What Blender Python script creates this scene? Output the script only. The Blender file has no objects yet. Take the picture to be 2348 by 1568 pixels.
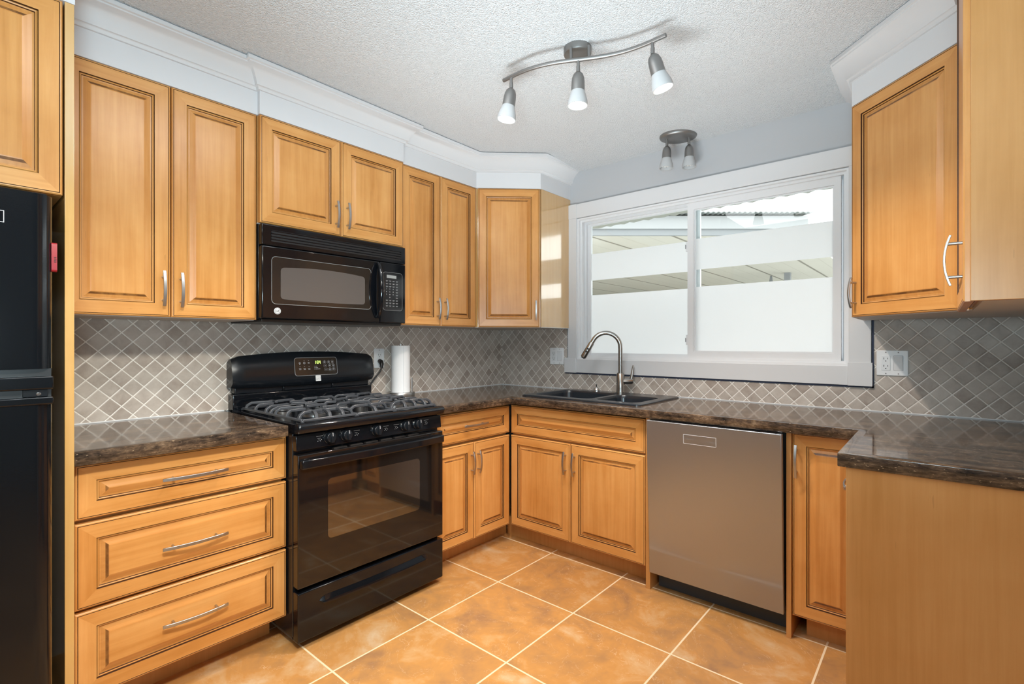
import bpy, bmesh, math, random
from math import pi, sin, cos, radians as R
from mathutils import Vector, Matrix
from mathutils.geometry import tessellate_polygon

SC = bpy.context.scene
COL = SC.collection
random.seed(7)

# ------------------------------------------------------------------ camera
FPX, W, H = 1144.82, 2348, 1568
cam = bpy.data.cameras.new('camera')
cam.sensor_width = 36.0
cam.lens = FPX / W * 36.0
cam.shift_x = -(1181.27 - W / 2) / W
cam.shift_y = (785.25 - H / 2) / W
cam.clip_start = 0.02
camo = bpy.data.objects.new('camera', cam)
COL.objects.link(camo)
camo.location = (2.5709, -2.862, 1.2346)
camo.rotation_euler = (pi / 2, 0, 0.7048)
SC.camera = camo

# ------------------------------------------------------------------ view
SC.view_settings.view_transform = 'Standard'
SC.view_settings.look = 'None'
SC.view_settings.gamma = 1.0
SC.view_settings.use_curve_mapping = False
SC.view_settings.exposure = 0.32
try:
    SC.cycles.use_denoising = True
    SC.cycles.max_bounces = 10
    SC.cycles.diffuse_bounces = 5
    SC.cycles.sample_clamp_indirect = 6.0
except Exception:
    pass

# ------------------------------------------------------------------ world: bright overcast
wd = bpy.data.worlds.new('overcast')
SC.world = wd
wd.use_nodes = True
wn = wd.node_tree.nodes
bg = wn['Background']
bg.inputs[0].default_value = (0.95, 0.98, 1.0, 1)
bg.inputs[1].default_value = 3.0


def area(name, loc, rot, sx, sy, power, col=(1, 1, 1)):
    l = bpy.data.lights.new(name, 'AREA')
    l.shape = 'RECTANGLE'
    l.size, l.size_y = sx, sy
    l.energy = power
    l.color = col
    o = bpy.data.objects.new(name, l)
    COL.objects.link(o)
    o.location = loc
    o.rotation_euler = rot
    return o


def spot(name, loc, tgt, cone, rad, blend, power, col):
    l = bpy.data.lights.new(name, 'SPOT')
    l.energy, l.spot_size, l.spot_blend, l.shadow_soft_size, l.color = power, R(cone), blend, rad, col
    o = bpy.data.objects.new(name, l)
    COL.objects.link(o)
    o.location = loc
    o.rotation_euler = (Vector(tgt) - Vector(loc)).to_track_quat('-Z', 'Y').to_euler()
    return o


# added unseen fill lamps: cool uplights bounced off the ceiling, downlights over the room
area('fill_up_camera', (2.52, -2.95, 1.30), (pi - R(24), 0, 0.7048), .45, .45, 36, (0.66, 0.90, 1.0))  # added uplight beside the camera, brightens the ceiling
area('fill_down_dining', (2.2, -3.6, 2.395), (0, 0, 0), 1.0, 1.0, 9, (1.0, 0.99, 0.90))  # added overhead fill behind the camera, no fixture modelled
area('fill_down_kitchen', (1.42, -2.05, 2.395), (0, 0, 0), .7, .7, 10, (0.95, 0.98, 1.0))  # added overhead fill above the view, mainly for the floor
spot('fill_up_floor', (1.85, -2.30, .38), (1.35, -1.15, 2.4), 70, .28, .8, 104, (0.86, 0.96, 1.0))  # added uplight below the view, lifts the middle of the ceiling
spot('fill_up_front', (1.3, -2.45, .20), (1.3, -.6, 2.41), 55, .28, .9, 100, (0.88, 0.97, 1.0))  # second added uplight, aimed at the ceiling toward the window
spot('fill_spot_left', (2.5, -2.75, 2.38), (.6, -2.2, .40), 62, .12, .8, 220, (1.0, 0.96, .84))  # added fill spot, brightens left drawers and floor but spares the wall cabinets
spot('fill_spot_right', (2.6, -2.2, 2.38), (.6, -1.2, .45), 62, .12, .8, 34, (1.0, 0.96, .88))  # added fill spot toward the base cabinets right of the stove

FZ = 0.04      # top of the tiled floor
CZ = 2.405     # ceiling

# ------------------------------------------------------------------ materials
def mat(name, col=(.8, .8, .8), rough=.5, metal=0.0, spec=.5, coat=0.0, emit=None, est=0):
    m = bpy.data.materials.new(name)
    m.use_nodes = True
    b = m.node_tree.nodes['Principled BSDF']
    b.inputs['Base Color'].default_value = (*col, 1)
    b.inputs['Roughness'].default_value = rough
    b.inputs['Metallic'].default_value = metal
    b.inputs['Specular IOR Level'].default_value = spec
    b.inputs['Coat Weight'].default_value = coat
    if coat:
        b.inputs['Coat Roughness'].default_value = .04
    if emit:
        b.inputs['Emission Color'].default_value = (*emit, 1)
        b.inputs['Emission Strength'].default_value = est
    return m


class NT:
    def __init__(s, m):
        s.t = m.node_tree
        s.b = s.t.nodes['Principled BSDF']

    def n(s, typ, **kw):
        nd = s.t.nodes.new(typ)
        for k, v in kw.items():
            if k in nd.inputs.keys():
                nd.inputs[k].default_value = v
            else:
                setattr(nd, k, v)
        return nd

    def l(s, a, b):
        s.t.links.new(a, b)

    def math(s, op, a, b=None, c=None):
        nd = s.t.nodes.new('ShaderNodeMath')
        nd.operation = op
        for i, v in enumerate((a, b, c)):
            if v is None:
                continue
            if isinstance(v, (int, float)):
                nd.inputs[i].default_value = v
            else:
                s.l(v, nd.inputs[i])
        return nd.outputs[0]

    def mix(s, f, a, b, mode='MIX'):
        nd = s.t.nodes.new('ShaderNodeMix')
        nd.data_type = 'RGBA'
        nd.blend_type = mode
        for i, v in ((0, f), (6, a), (7, b)):
            if isinstance(v, (int, float)):
                nd.inputs[i].default_value = v
            elif isinstance(v, tuple):
                nd.inputs[i].default_value = (*v, 1) if len(v) == 3 else v
            else:
                s.l(v, nd.inputs[i])
        return nd.outputs[2]

    def coords(s, scale=(1, 1, 1), rnd=0.0, world=False):
        tc = s.n('ShaderNodeTexCoord')
        mp = s.n('ShaderNodeMapping')
        mp.inputs['Scale'].default_value = scale
        src = tc.outputs['Object']
        if rnd:
            oi = s.n('ShaderNodeObjectInfo')
            ad = s.n('ShaderNodeVectorMath', operation='ADD')
            cx = s.n('ShaderNodeCombineXYZ')
            v = s.math('MULTIPLY', oi.outputs['Random'], rnd)
            for i in range(3):
                s.l(v, cx.inputs[i])
            s.l(src, ad.inputs[0])
            s.l(cx.outputs[0], ad.inputs[1])
            src = ad.outputs[0]
        s.l(src, mp.inputs['Vector'])
        return mp.outputs[0]

    def noise(s, vec, scale, detail=4, rough=.55, dist=0.0):
        nd = s.n('ShaderNodeTexNoise')
        nd.inputs['Scale'].default_value = scale
        nd.inputs['Detail'].default_value = detail
        nd.inputs['Roughness'].default_value = rough
        nd.inputs['Distortion'].default_value = dist
        s.l(vec, nd.inputs['Vector'])
        return nd.outputs['Fac']

    def ramp(s, fac, stops):
        nd = s.n('ShaderNodeValToRGB')
        e = nd.color_ramp.elements
        while len(e) < len(stops):
            e.new(.5)
        for i, (p, c) in enumerate(stops):
            e[i].position = p
            e[i].color = (*c, 1) if len(c) == 3 else c
        s.l(fac, nd.inputs[0])
        return nd.outputs[0]

    def bump(s, h, strength=.3, dist=.002):
        nd = s.n('ShaderNodeBump')
        nd.inputs['Strength'].default_value = strength
        nd.inputs['Distance'].default_value = dist
        s.l(h, nd.inputs['Height'])
        s.l(nd.outputs[0], s.b.inputs['Normal'])


def wood(name, axis, dark=1.0, smear=False, base=((.52, .220, .050), (.62, .292, .082), (.70, .36, .118)), rough=.31):
    m = mat(name, rough=rough, spec=.5)
    k = NT(m)
    fine = (60, 60, 2.2) if axis == 'z' else (2.2, 60, 60)
    big = (4.5, 4.5, .8) if axis == 'z' else (.8, 4.5, 4.5)
    v1 = k.noise(k.coords(fine, 9), 1.0, 5, .6, .3)
    v2 = k.noise(k.coords(big, 9), 1.0, 3, .6, .8)
    v3 = k.noise(k.coords((7, 7, 7), 9), 1.0, 4, .6, 0)
    f = k.math('ADD', k.math('MULTIPLY', v1, .34), k.math('ADD', k.math('MULTIPLY', v2, .5), k.math('MULTIPLY', v3, .2)))
    c = k.ramp(f, [(.40, base[0]), (.52, base[1]), (.64, base[2])])
    # small dark grain flecks
    fl = k.noise(k.coords((130, 130, 9) if axis == 'z' else (9, 130, 130), 9), 1.0, 2, .5)
    c = k.mix(k.math('MULTIPLY', k.math('GREATER_THAN', fl, .76), .25), c, (.25, .11, .03))
    if dark != 1.0:
        c = k.mix(1.0, c, (dark, dark * .95, dark * .9), 'MULTIPLY')
    if smear:
        s = k.noise(k.coords((14, 14, 14), 9), 1.0, 4, .7)
        s = k.ramp(s, [(.30, (.15, .15, .15)), (.56, (1, 1, 1))])
        c = k.mix(k.math('MULTIPLY', s, .85), c, (.11, .040, .011))
    k.l(c, k.b.inputs['Base Color'])
    k.bump(v1, .05, .001)
    return m


M = {}
M['wood_v'] = wood('maple_vertical_grain', 'z')
M['wood_h'] = wood('maple_horizontal_grain', 'x')
M['slope_v'] = wood('maple_bevel_vertical', 'z', .98)
M['slope_h'] = wood('maple_bevel_horizontal', 'x', .98)
M['smear'] = wood('maple_glaze_smear', 'z', .72, True)
M['glaze'] = mat('dark_glaze_line', (.055, .020, .008), .5)
M['panel'] = wood('maple_flat_panel', 'z', base=((.50, .232, .064), (.56, .272, .086), (.61, .315, .11)), rough=.33)
M['gable'] = wood('maple_side_gloss', 'z', base=((.58, .325, .095), (.63, .365, .115), (.67, .40, .14)), rough=.2)
_b = M['gable'].node_tree.nodes['Principled BSDF']
_b.inputs['Coat Weight'].default_value = 1
_b.inputs['Coat IOR'].default_value = 2.3
_b.inputs['Coat Roughness'].default_value = .10
M['under'] = mat('melamine_underside', (.62, .60, .57), .6)
M['dark'] = mat('dark_gap', (.012, .010, .010), .7)


def brushed(name, col, rough, axis='z', amount=.06, scale=90):
    m = mat(name, col, rough, 1.0)
    k = NT(m)
    sc = (scale, scale, 1.5) if axis == 'z' else (1.5, scale, scale)
    v = k.noise(k.coords(sc), 1.0, 3, .6)
    k.l(k.math('ADD', k.math('MULTIPLY', v, amount), rough - amount / 2), k.b.inputs['Roughness'])
    return m


M['nickel'] = brushed('brushed_nickel', (.47, .465, .46), .36)
M['fixture'] = mat('satin_pewter', (.27, .265, .26), .42, .85)
M['chrome'] = mat('chrome', (.75, .75, .75), .12, 1)
M['faucet'] = brushed('faucet_stainless', (.40, .385, .365), .26)
M['steel'] = brushed('brushed_stainless_panel', (.42, .44, .47), .34, 'z', .10, 160)
_k = NT(M['steel'])
_k.b.inputs['Anisotropic'].default_value = .75
_tg = _k.n('ShaderNodeTangent')
_tg.direction_type = 'RADIAL'
_tg.axis = 'Z'
_k.l(_tg.outputs[0], _k.b.inputs['Tangent'])
_k.b.inputs['Metallic'].default_value = .88
_k.bump(_k.noise(_k.coords((6.5, 6.5, .15)), 1.0, 2, .5), .3, .012)
M['black'] = mat('gloss_black_enamel', (.004, .005, .007), .09, 0, .45)
M['black_soft'] = mat('satin_black', (.007, .009, .012), .22, 0, .45)
M['black_plastic'] = mat('black_plastic', (.012, .012, .013), .35)
M['fridge'] = mat('fridge_black', (.004, .0055, .0075), .13, 0, .42)
M['fridge'].node_tree.nodes['Principled BSDF'].inputs['IOR'].default_value = 1.5
_k = NT(M['fridge'])
_k.bump(_k.noise(_k.coords((300, 300, 300)), 1.0, 2), .06, .001)
M['iron'] = mat('cast_iron_grate', (.050, .055, .064), .30, 0, .7)
M['glass_black'] = mat('oven_window_glass', (.020, .014, .010), .04, 0, 1.0)
M['glass_black'].node_tree.nodes['Principled BSDF'].inputs['IOR'].default_value = 1.9
M['oven_glass'] = mat('oven_door_glass', (.008, .007, .007), .05, 0, .6)
M['mw_glass'] = mat('microwave_door_glass', (.016, .0145, .014), .07, 0, .6)
M['mw_mesh'] = mat('microwave_window_mesh', (.090, .082, .078), .22, 0, .6)
M['cp_black'] = mat('control_panel_gloss', (.010, .011, .013), .10, 0, .7)
M['white_mark'] = mat('white_print', (.55, .56, .58), .5)
M['grey_mark'] = mat('grey_print', (.26, .27, .28), .5)
M['silver'] = mat('silver_emblem', (.70, .72, .74), .35, .15)
M['led'] = mat('green_led', (.1, .2, .02), .5, emit=(.62, 1.0, .16), est=2.0)
M['lcd'] = mat('lcd_grey', (.30, .32, .32), .3)
M['trim'] = mat('white_trim_paint', (.66, .665, .68), .38)
M['wall'] = mat('grey_wall_paint', (.45, .46, .48), .6)
M['soffit'] = mat('soffit_paint', (.66, .67, .69), .55)
M['plate'] = mat('white_plate_plastic', (.80, .82, .84), .35)
M['plate2'] = mat('white_device_plastic', (.74, .76, .78), .3)
M['vinyl'] = mat('white_vinyl', (.74, .745, .76), .32)
M['gasket'] = mat('grey_gasket', (.30, .30, .31), .6)
M['navy'] = mat('old_blue_paint_edge', (.025, .035, .075), .6)
M['paper'] = mat('paper_towel', (.86, .88, .90), .9)
_k = NT(M['paper'])
_k.bump(_k.noise(_k.coords((90, 90, 90)), 1.0, 2), .25, .002)
M['card'] = mat('cardboard_core', (.45, .33, .2), .9)
M['red'] = mat('red_plastic', (.27, .003, .010), .4)
M['sink'] = mat('black_composite_sink', (.016, .021, .028), .22, 0, .6)
M['kick'] = mat('dishwasher_kick', (.05, .062, .075), .5)
M['bulb'] = mat('lit_bulb', (1, 1, 1), .4, emit=(1.0, .97, .90), est=3)
M['bulb_off'] = mat('unlit_bulb', (.82, .82, .80), .35)
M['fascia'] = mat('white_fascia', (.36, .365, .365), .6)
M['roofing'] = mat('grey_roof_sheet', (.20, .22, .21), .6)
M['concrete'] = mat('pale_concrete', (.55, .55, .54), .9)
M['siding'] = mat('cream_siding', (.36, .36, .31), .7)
M['post'] = mat('grey_downspout', (.24, .25, .255), .5)

# frosted glass shades of the lamps
m = bpy.data.materials.new('frosted_shade')
m.use_nodes = True
t = m.node_tree
t.nodes.clear()
o_ = t.nodes.new('ShaderNodeOutputMaterial')
tr = t.nodes.new('ShaderNodeBsdfTranslucent')
tr.inputs[0].default_value = (.80, .80, .79, 1)
df = t.nodes.new('ShaderNodeBsdfDiffuse')
df.inputs[0].default_value = (.50, .51, .52, 1)
mx = t.nodes.new('ShaderNodeMixShader')
mx.inputs[0].default_value = .95
t.links.new(tr.outputs[0], mx.inputs[1])
t.links.new(df.outputs[0], mx.inputs[2])
t.links.new(mx.outputs[0], o_.inputs[0])
M['shade'] = m

# translucent window film
m = bpy.data.materials.new('frosted_film')
m.use_nodes = True
t = m.node_tree
t.nodes.clear()
o_ = t.nodes.new('ShaderNodeOutputMaterial')
tr = t.nodes.new('ShaderNodeBsdfTranslucent')
tr.inputs[0].default_value = (.95, .94, .94, 1)
df = t.nodes.new('ShaderNodeBsdfDiffuse')
df.inputs[0].default_value = (.85, .88, .89, 1)
mx = t.nodes.new('ShaderNodeMixShader')
mx.inputs[0].default_value = .28
t.links.new(tr.outputs[0], mx.inputs[1])
t.links.new(df.outputs[0], mx.inputs[2])
t.links.new(mx.outputs[0], o_.inputs[0])
M['film'] = m

# clear window glass: thin sheet, straight-through with a fresnel mirror
m = bpy.data.materials.new('clear_window_glass')
m.use_nodes = True
t = m.node_tree
t.nodes.clear()
o_ = t.nodes.new('ShaderNodeOutputMaterial')
ta = t.nodes.new('ShaderNodeBsdfTransparent')
ta.inputs[0].default_value = (.94, .965, .955, 1)
gl = t.nodes.new('ShaderNodeBsdfGlossy')
gl.inputs['Roughness'].default_value = .01
fr_ = t.nodes.new('ShaderNodeFresnel')
fr_.inputs[0].default_value = 1.35
mx = t.nodes.new('ShaderNodeMixShader')
t.links.new(fr_.outputs[0], mx.inputs[0])
t.links.new(ta.outputs[0], mx.inputs[1])
t.links.new(gl.outputs[0], mx.inputs[2])
t.links.new(mx.outputs[0], o_.inputs[0])
M['pane'] = m

# popcorn ceiling
m = mat('popcorn_ceiling', (.86, .885, .91), .9, spec=.2)
k = NT(m)
v = k.coords((1, 1, 1))
vo = k.n('ShaderNodeTexVoronoi')
vo.inputs['Scale'].default_value = 200
k.l(v, vo.inputs['Vector'])
nz = k.noise(v, 330, 3, .65)
h = k.math('ADD', k.math('MULTIPLY', vo.outputs['Distance'], -1.0), nz)
k.bump(h, 1.0, .0065)
M['ceiling'] = m


def tile_floor():
    m = mat('orange_marbled_floor_tile', rough=.22, spec=.5)
    k = NT(m)
    T, ox, oy, g = .4466, .4445, -.5707, .0035
    tc = k.n('ShaderNodeTexCoord')
    sp = k.n('ShaderNodeSeparateXYZ')
    k.l(tc.outputs['Object'], sp.inputs[0])
    u = k.math('DIVIDE', k.math('SUBTRACT', sp.outputs[0], ox), T)
    w = k.math('DIVIDE', k.math('SUBTRACT', sp.outputs[1], oy), T)
    fu = k.math('ABSOLUTE', k.math('SUBTRACT', k.math('FRACT', u), .5))
    fw = k.math('ABSOLUTE', k.math('SUBTRACT', k.math('FRACT', w), .5))
    edge = k.math('MAXIMUM', fu, fw)
    gr = k.math('GREATER_THAN', edge, .5 - g / T)
    cid = k.n('ShaderNodeCombineXYZ')
    k.l(k.math('FLOOR', u), cid.inputs[0])
    k.l(k.math('FLOOR', w), cid.inputs[1])
    wn_ = k.n('ShaderNodeTexWhiteNoise')
    k.l(cid.outputs[0], wn_.inputs['Vector'])
    off = k.n('ShaderNodeVectorMath', operation='MULTIPLY_ADD')
    k.l(wn_.outputs['Color'], off.inputs[0])
    off.inputs[1].default_value = (13, 13, 13)
    k.l(tc.outputs['Object'], off.inputs[2])
    n1 = k.noise(off.outputs[0], 4.2, 6, .55, .9)
    n2 = k.noise(off.outputs[0], 14, 5, .6, .4)
    f = k.math('ADD', k.math('MULTIPLY', n1, .75), k.math('MULTIPLY', n2, .25))
    c = k.ramp(f, [(.34, (.34, .18, .085)), (.44, (.46, .235, .085)), (.52, (.54, .265, .082)), (.60, (.58, .34, .15)), (.68, (.62, .44, .27))])
    # hairline pale veins
    vn = k.noise(off.outputs[0], 5.5, 5, .6, 1.6)
    ve = k.math('LESS_THAN', k.math('ABSOLUTE', k.math('SUBTRACT', vn, .5)), .0022)
    c = k.mix(k.math('MULTIPLY', ve, .45), c, (.72, .50, .30))
    tone = k.math('MULTIPLY_ADD', wn_.outputs['Value'], .16, .90)
    tv = k.n('ShaderNodeCombineColor')
    for i in range(3):
        k.l(tone, tv.inputs[i])
    c = k.mix(1.0, c, tv.outputs[0], 'MULTIPLY')
    c = k.mix(gr, c, (.74, .60, .40))
    k.l(c, k.b.inputs['Base Color'])
    k.l(k.math('ADD', k.math('MULTIPLY', gr, .5), .24), k.b.inputs['Roughness'])
    k.bump(k.math('SUBTRACT', k.math('MULTIPLY', n2, .3), gr), .25, .002)
    return m


M['floor'] = tile_floor()


def splash(name, axis, phase):
    m = mat(name, rough=.45, spec=.4)
    k = NT(m)
    s = .0757 / math.sqrt(2)
    tc = k.n('ShaderNodeTexCoord')
    sp = k.n('ShaderNodeSeparateXYZ')
    k.l(tc.outputs['Object'], sp.inputs[0])
    a = sp.outputs[1 if axis == 'y' else 0]
    z = sp.outputs[2]
    q = 1 / math.sqrt(2) / s
    a2 = k.math('ADD', a, phase[0])
    z2 = k.math('ADD', z, phase[1])
    u = k.math('MULTIPLY', k.math('ADD', a2, z2), q)
    w = k.math('MULTIPLY', k.math('SUBTRACT', a2, z2), q)
    fu = k.math('ABSOLUTE', k.math('SUBTRACT', k.math('FRACT', u), .5))
    fw = k.math('ABSOLUTE', k.math('SUBTRACT', k.math('FRACT', w), .5))
    edge = k.math('MAXIMUM', fu, fw)
    gr = k.math('GREATER_THAN', edge, .5 - .0019 / s)
    cid = k.n('ShaderNodeCombineXYZ')
    k.l(k.math('FLOOR', u), cid.inputs[0])
    k.l(k.math('FLOOR', w), cid.inputs[1])
    wn_ = k.n('ShaderNodeTexWhiteNoise')
    k.l(cid.outputs[0], wn_.inputs['Vector'])
    n1 = k.noise(tc.outputs['Object'], 16, 5, .62, .3)
    f = k.math('ADD', k.math('MULTIPLY', n1, .7), k.math('MULTIPLY', wn_.outputs['Value'], .3))
    c = k.ramp(f, [(.28, (.34, .285, .245)), (.5, (.46, .405, .36)), (.72, (.56, .51, .46))])
    c = k.mix(gr, c, (.82, .79, .74))
    k.l(c, k.b.inputs['Base Color'])
    soft = k.math('SMOOTH_MAX', k.math('SUBTRACT', edge, .40), 0.0, .05)
    k.bump(k.math('ADD', k.math('MULTIPLY', soft, -6.0), k.math('MULTIPLY', n1, .15)), .6, .004)
    return m


M['splash_a'] = splash('diamond_tile_stove_wall', 'y', (0.0, 0.012))
M['splash_b'] = splash('diamond_tile_window_wall', 'x', (0.0, 0.012))


def granite(name, axis):
    m = mat(name, rough=.075, spec=.5)
    k = NT(m)
    st = (30, 9, 30) if axis == 'x' else (9, 30, 30)
    st = (7, 42, 42) if axis == 'x' else (42, 7, 42)
    v1 = k.noise(k.coords(st), 1.0, 8, .68, .6)
    v2 = k.noise(k.coords((16, 16, 16)), 1.0, 6, .65, .5)
    f = k.math('ADD', k.math('MULTIPLY', v1, .6), k.math('MULTIPLY', v2, .4))
    v3 = k.noise(k.coords((55, 220, 220) if axis == 'x' else (220, 55, 220)), 1.0, 5, .65, .2)
    f = k.math('ADD', k.math('MULTIPLY', f, .72), k.math('MULTIPLY', v3, .28))
    c = k.ramp(f, [(.40, (.014, .011, .009)), (.48, (.060, .041, .029)), (.54, (.125, .082, .052)), (.62, (.27, .195, .13))])
    fl = k.noise(k.coords((90, 280, 280) if axis == 'x' else (280, 90, 280)), 1.0, 2, .5)
    c = k.mix(k.math('MULTIPLY', k.math('GREATER_THAN', fl, .70), .7), c, (.50, .38, .25))
    k.l(c, k.b.inputs['Base Color'])
    wv = k.noise(k.coords((9, 9, 9)), 1.0, 2, .5)
    k.bump(wv, .05, .006)
    return m


M['granite_x'] = granite('brown_granite_along_window_wall', 'x')
M['granite_y'] = granite('brown_granite_along_stove_wall', 'y')

# porch ceiling boards outside
m = mat('cream_porch_boards', rough=.7)
k = NT(m)
tc = k.n('ShaderNodeTexCoord')
sp = k.n('ShaderNodeSeparateXYZ')
k.l(tc.outputs['Object'], sp.inputs[0])


def grooves(step, wdt):
    fr = k.math('ABSOLUTE', k.math('SUBTRACT', k.math('FRACT', k.math('DIVIDE', sp.outputs[0], step)), .5))
    return k.math('LESS_THAN', fr, wdt / step)


gA = grooves(.92, .022)
gB = grooves(.307, .010)
c = k.mix(k.math('MULTIPLY', gB, .25), (.66, .63, .55), (.40, .37, .31))
c = k.mix(gA, c, (.28, .26, .21))
k.l(c, k.b.inputs['Base Color'])
M['porch'] = m


# ------------------------------------------------------------------ mesh builder
class MB:
    def __init__(s):
        s.v, s.f, s.m = [], [], []
        s.mats = []

    def mi(s, key):
        if key not in s.mats:
            s.mats.append(key)
        return s.mats.index(key)

    def add(s, vs, fs, key, M4=None):
        o = len(s.v)
        for p in vs:
            p = Vector(p)
            s.v.append(M4 @ p if M4 else p)
        i = s.mi(key)
        for f in fs:
            s.f.append([o + a for a in f])
            s.m.append(i)
        return s

    def box(s, x0, x1, y0, y1, z0, z1, key, M4=None):
        x0, x1 = min(x0, x1), max(x0, x1)
        y0, y1 = min(y0, y1), max(y0, y1)
        z0, z1 = min(z0, z1), max(z0, z1)
        v = [(x, y, z) for z in (z0, z1) for y in (y0, y1) for x in (x0, x1)]
        f = [(0, 2, 3, 1), (4, 5, 7, 6), (0, 1, 5, 4), (2, 6, 7, 3), (0, 4, 6, 2), (1, 3, 7, 5)]
        return s.add(v, f, key, M4)

    def lathe(s, prof, key, n=32, M4=None, sx=1, sy=1, cap=True):
        """prof: (r, z) from bottom to top or any order, around z"""
        vs, fs = [], []
        for r, z in prof:
            for i in range(n):
                a = 2 * pi * i / n
                vs.append((r * cos(a) * sx, r * sin(a) * sy, z))
        for j in range(len(prof) - 1):
            for i in range(n):
                k2 = (i + 1) % n
                fs.append((j * n + i, j * n + k2, (j + 1) * n + k2, (j + 1) * n + i))
        if cap:
            fs.append(tuple(range(n))[::-1])
            fs.append(tuple((len(prof) - 1) * n + i for i in range(n)))
        return s.add(vs, fs, key, M4)

    def cyl(s, p0, p1, r, key, n=20, r1=None):
        return s.tube([p0, p1], r if r1 is None else [r, r1], key, n)

    def tube(s, pts, rad, key, n=14, cap=True, flat=None):
        """flat=(w,h,up): rectangular section instead of round"""
        pts = [Vector(p) for p in pts]
        rads = rad if isinstance(rad, (list, tuple)) else [rad] * len(pts)
        vs, fs = [], []
        prev = None
        for i, p in enumerate(pts):
            if i == 0:
                d = pts[1] - p
            elif i == len(pts) - 1:
                d = p - pts[i - 1]
            else:
                d = (pts[i + 1] - p).normalized() + (p - pts[i - 1]).normalized()
            d.normalize()
            if flat:
                up = Vector(flat[2])
                a = d.cross(up).normalized()
                b = a.cross(d).normalized()
            else:
                if prev is None:
                    up = Vector((0, 0, 1)) if abs(d.z) < .9 else Vector((1, 0, 0))
                    a = d.cross(up).normalized()
                else:
                    a = (prev - d * prev.dot(d)).normalized()
                b = d.cross(a).normalized()
                prev = a
            if flat:
                w, h = flat[0] / 2, flat[1] / 2
                for x, y in ((-w, -h), (w, -h), (w, h), (-w, h)):
                    vs.append(p + a * x + b * y)
            else:
                for j in range(n):
                    t_ = 2 * pi * j / n
                    vs.append(p + (a * cos(t_) + b * sin(t_)) * rads[i])
        nn = 4 if flat else n
        for i in range(len(pts) - 1):
            for j in range(nn):
                q = (j + 1) % nn
                fs.append((i * nn + j, i * nn + q, (i + 1) * nn + q, (i + 1) * nn + j))
        if cap:
            fs.append(tuple(range(nn))[::-1])
            fs.append(tuple((len(pts) - 1) * nn + j for j in range(nn)))
        return s.add(vs, fs, key)

    def prism(s, outer, holes, a0, a1, key, plane='xy', side=None):
        """polygon with holes extruded; plane gives the two in-plane axes, a0..a1 along the third"""
        loops = [outer] + list(holes)
        ax = {'xy': (0, 1, 2), 'xz': (0, 2, 1), 'yz': (1, 2, 0)}[plane]

        def P(uv, a):
            p = [0, 0, 0]
            p[ax[0]], p[ax[1]], p[ax[2]] = uv[0], uv[1], a
            return tuple(p)
        flat = [q for lp in loops for q in lp]
        tris = tessellate_polygon([[Vector((q[0], q[1], 0)) for q in lp] for lp in loops])
        n = len(flat)
        s.add([P(q, a0) for q in flat] + [P(q, a1) for q in flat],
              [tuple(t_) for t_ in tris] + [tuple(n + i for i in t_) for t_ in tris], key)
        o = 0
        vs, fs = [], []
        for lp in loops:
            k0 = len(vs)
            m_ = len(lp)
            for q in lp:
                vs += [P(q, a0), P(q, a1)]
            for i in range(m_):
                j = (i + 1) % m_
                fs.append((k0 + 2 * i, k0 + 2 * j, k0 + 2 * j + 1, k0 + 2 * i + 1))
        return s.add(vs, fs, side or key)

    def sweep(s, path, prof, key, caps=True):
        """path of (x,y); prof of (offset to the right of travel, z), closed loop"""
        pts = [Vector((p[0], p[1])) for p in path]
        offs = []
        for i, p in enumerate(pts):
            ns = []
            if i > 0:
                d = (p - pts[i - 1]).normalized()
                ns.append(Vector((d.y, -d.x)))
            if i < len(pts) - 1:
                d = (pts[i + 1] - p).normalized()
                ns.append(Vector((d.y, -d.x)))
            if len(ns) == 1:
                offs.append(ns[0])
            else:
                b_ = (ns[0] + ns[1]).normalized()
                offs.append(b_ / max(.25, b_.dot(ns[0])))
        vs, fs = [], []
        m_ = len(prof)
        for p, o in zip(pts, offs):
            for q, z in prof:
                w_ = p + o * q
                vs.append((w_.x, w_.y, z))
        for i in range(len(pts) - 1):
            for j in range(m_):
                q = (j + 1) % m_
                fs.append((i * m_ + j, i * m_ + q, (i + 1) * m_ + q, (i + 1) * m_ + j))
        if caps:
            fs.append(tuple(range(m_)))
            fs.append(tuple((len(pts) - 1) * m_ + j for j in range(m_))[::-1])
        return s.add(vs, fs, key)

    def text(s, body, size, key, M4, depth=.0004):
        cu = bpy.data.curves.new('t', 'FONT')
        cu.body = body
        cu.size = size
        cu.extrude = depth
        cu.align_x = 'CENTER'
        cu.align_y = 'CENTER'
        o = bpy.data.objects.new('t', cu)
        COL.objects.link(o)
        dg = bpy.context.evaluated_depsgraph_get()
        me = o.evaluated_get(dg).to_mesh()
        vs = [v_.co.copy() for v_ in me.vertices]
        fs = [tuple(p.vertices) for p in me.polygons]
        o.evaluated_get(dg).to_mesh_clear()
        bpy.data.objects.remove(o)
        bpy.data.curves.remove(cu)
        return s.add(vs, fs, key, M4)

    def build(s, name, parent=None, smooth=35, bevel=0, seg=2, kind=None):
        me = bpy.data.meshes.new(name)
        me.from_pydata([tuple(v_) for v_ in s.v], [], s.f)
        for k_ in s.mats:
            me.materials.append(M[k_])
        me.polygons.foreach_set('material_index', s.m)
        bm = bmesh.new()
        bm.from_mesh(me)
        bmesh.ops.recalc_face_normals(bm, faces=bm.faces)
        bm.to_mesh(me)
        bm.free()
        if smooth:
            me.polygons.foreach_set('use_smooth', [True] * len(me.polygons))
            me.set_sharp_from_angle(angle=R(smooth))
        me.update()
        o = bpy.data.objects.new(name, me)
        COL.objects.link(o)
        if parent:
            o.parent = parent
        if bevel:
            md = o.modifiers.new('bevel', 'BEVEL')
            md.width = bevel
            md.segments = seg
            md.limit_method = 'ANGLE'
            md.angle_limit = R(40)
            md.harden_normals = False
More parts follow.
